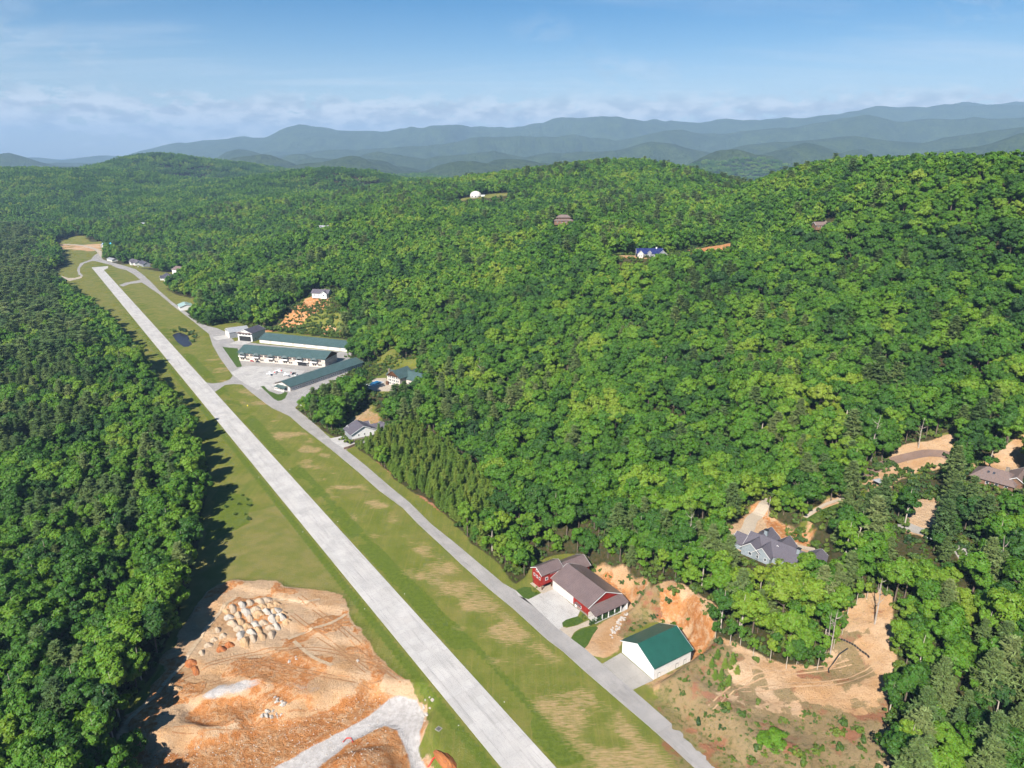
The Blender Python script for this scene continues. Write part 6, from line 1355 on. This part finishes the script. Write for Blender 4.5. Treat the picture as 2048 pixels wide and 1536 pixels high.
pp = (192.7,320.8); e_ = tag(empty('utility_pole', (pp[0], pp[1], hz(*pp)), R(60)), 'tall utility pole crossing the upper clearing road', 'pole')
MB().tube([(0,0,-1),(0,0,13)], [.17,.12], 8).build('post', M['wood'], e_); MB().box(-1.2,1.2,-.06,.06,11.8,11.95).build('crossarm', M['wood'], e_)
for i in range(16):
    for sd in (-1, 1):
        a_ = 30 + i*85; x, y = rw(a_, sd*10.2); e_ = tag(empty('edge_light', (x, y, 0.0)), 'white runway edge light in the grass along the runway', 'light', 'runway edge lights')
        MB().lathe([(.16,-.1),(.16,.1),(.10,.35)], 8).build('base', M['trim'], e_); MB().lathe([(.11,.35),(.13,.42),(.06,.55)], 8).build('lens', M['glass'], e_)
gz_ = (198.1,342.8); e_ = tag(empty('garden_pavilion', (gz_[0], gz_[1], hz(*gz_)), R(25)), 'small dark garden pavilion in the upper clearing', 'pavilion')
for sx in (-1.8,1.8):
    for sy in (-1.8,1.8): MB().box(sx-.1,sx+.1,sy-.1,sy+.1,-.5,2.6).build('post', M['steel'], e_)
MB().add([(-2.4,-2.4,2.5),(2.4,-2.4,2.5),(2.4,2.4,2.5),(-2.4,2.4,2.5),(0,0,4.0)], [(0,1,4),(1,2,4),(2,3,4),(3,0,4),(3,2,1,0)]).build('roof', M['grey_wall'], e_)
yp = (-221.7,552.0); tag(MB().lathe([(.5,0),(.42,.2),(.15,1.1),(.05,1.2)], 10, (yp[0],yp[1],0)).build('marker_cone', pmat('yellow_marker', (0.75,0.60,0.02), None, 0.5)), 'yellow marker cone on the grass between runway and taxiway', 'cone')
rwl = [(-120.0,460.8),(-117.6,462.6),(-114.8,466.2),(-111.9,469.9)]
m = MB()
for i in range(3):
    (x0,y0),(x1,y1) = rwl[i], rwl[i+1]; dx_, dy_ = x1-x0, y1-y0; q = math.hypot(dx_,dy_); nx2, ny2 = -dy_/q*.35, dx_/q*.35
    m.add([(x0-nx2,y0-ny2,-.5),(x1-nx2,y1-ny2,-.5),(x1+nx2,y1+ny2,-.5),(x0+nx2,y0+ny2,-.5),(x0-nx2,y0-ny2,1.6),(x1-nx2,y1-ny2,1.6),(x1+nx2,y1+ny2,1.6),(x0+nx2,y0+ny2,1.6)], [(0,3,2,1),(4,5,6,7),(0,1,5,4),(1,2,6,5),(2,3,7,6),(3,0,4,7)])
tag(m.build('retaining_wall', M['brown_pave']), 'low brown retaining wall below the white house driveway', 'wall')

# ------------------------------------------------------------------ haze
hb = MB().box(-27600, 27600, -4700, 31800, float(GZ.min()) - 1.0, max(float(GZ.max()), 230.0) + 25.0)
hm = bpy.data.materials.new('haze'); hm.use_nodes = True
hm.node_tree.nodes.clear()
pv = nd(hm.node_tree.nodes, 'ShaderNodeVolumePrincipled', inp={'Color': (0.37,0.57,0.84,1), 'Density': 6.2e-5, 'Anisotropy': 0.0})
ho = hm.node_tree.nodes.new('ShaderNodeOutputMaterial'); hm.node_tree.links.new(pv.outputs[0], ho.inputs['Volume'])
tag(hb.build('haze', hm), kind='stuff')
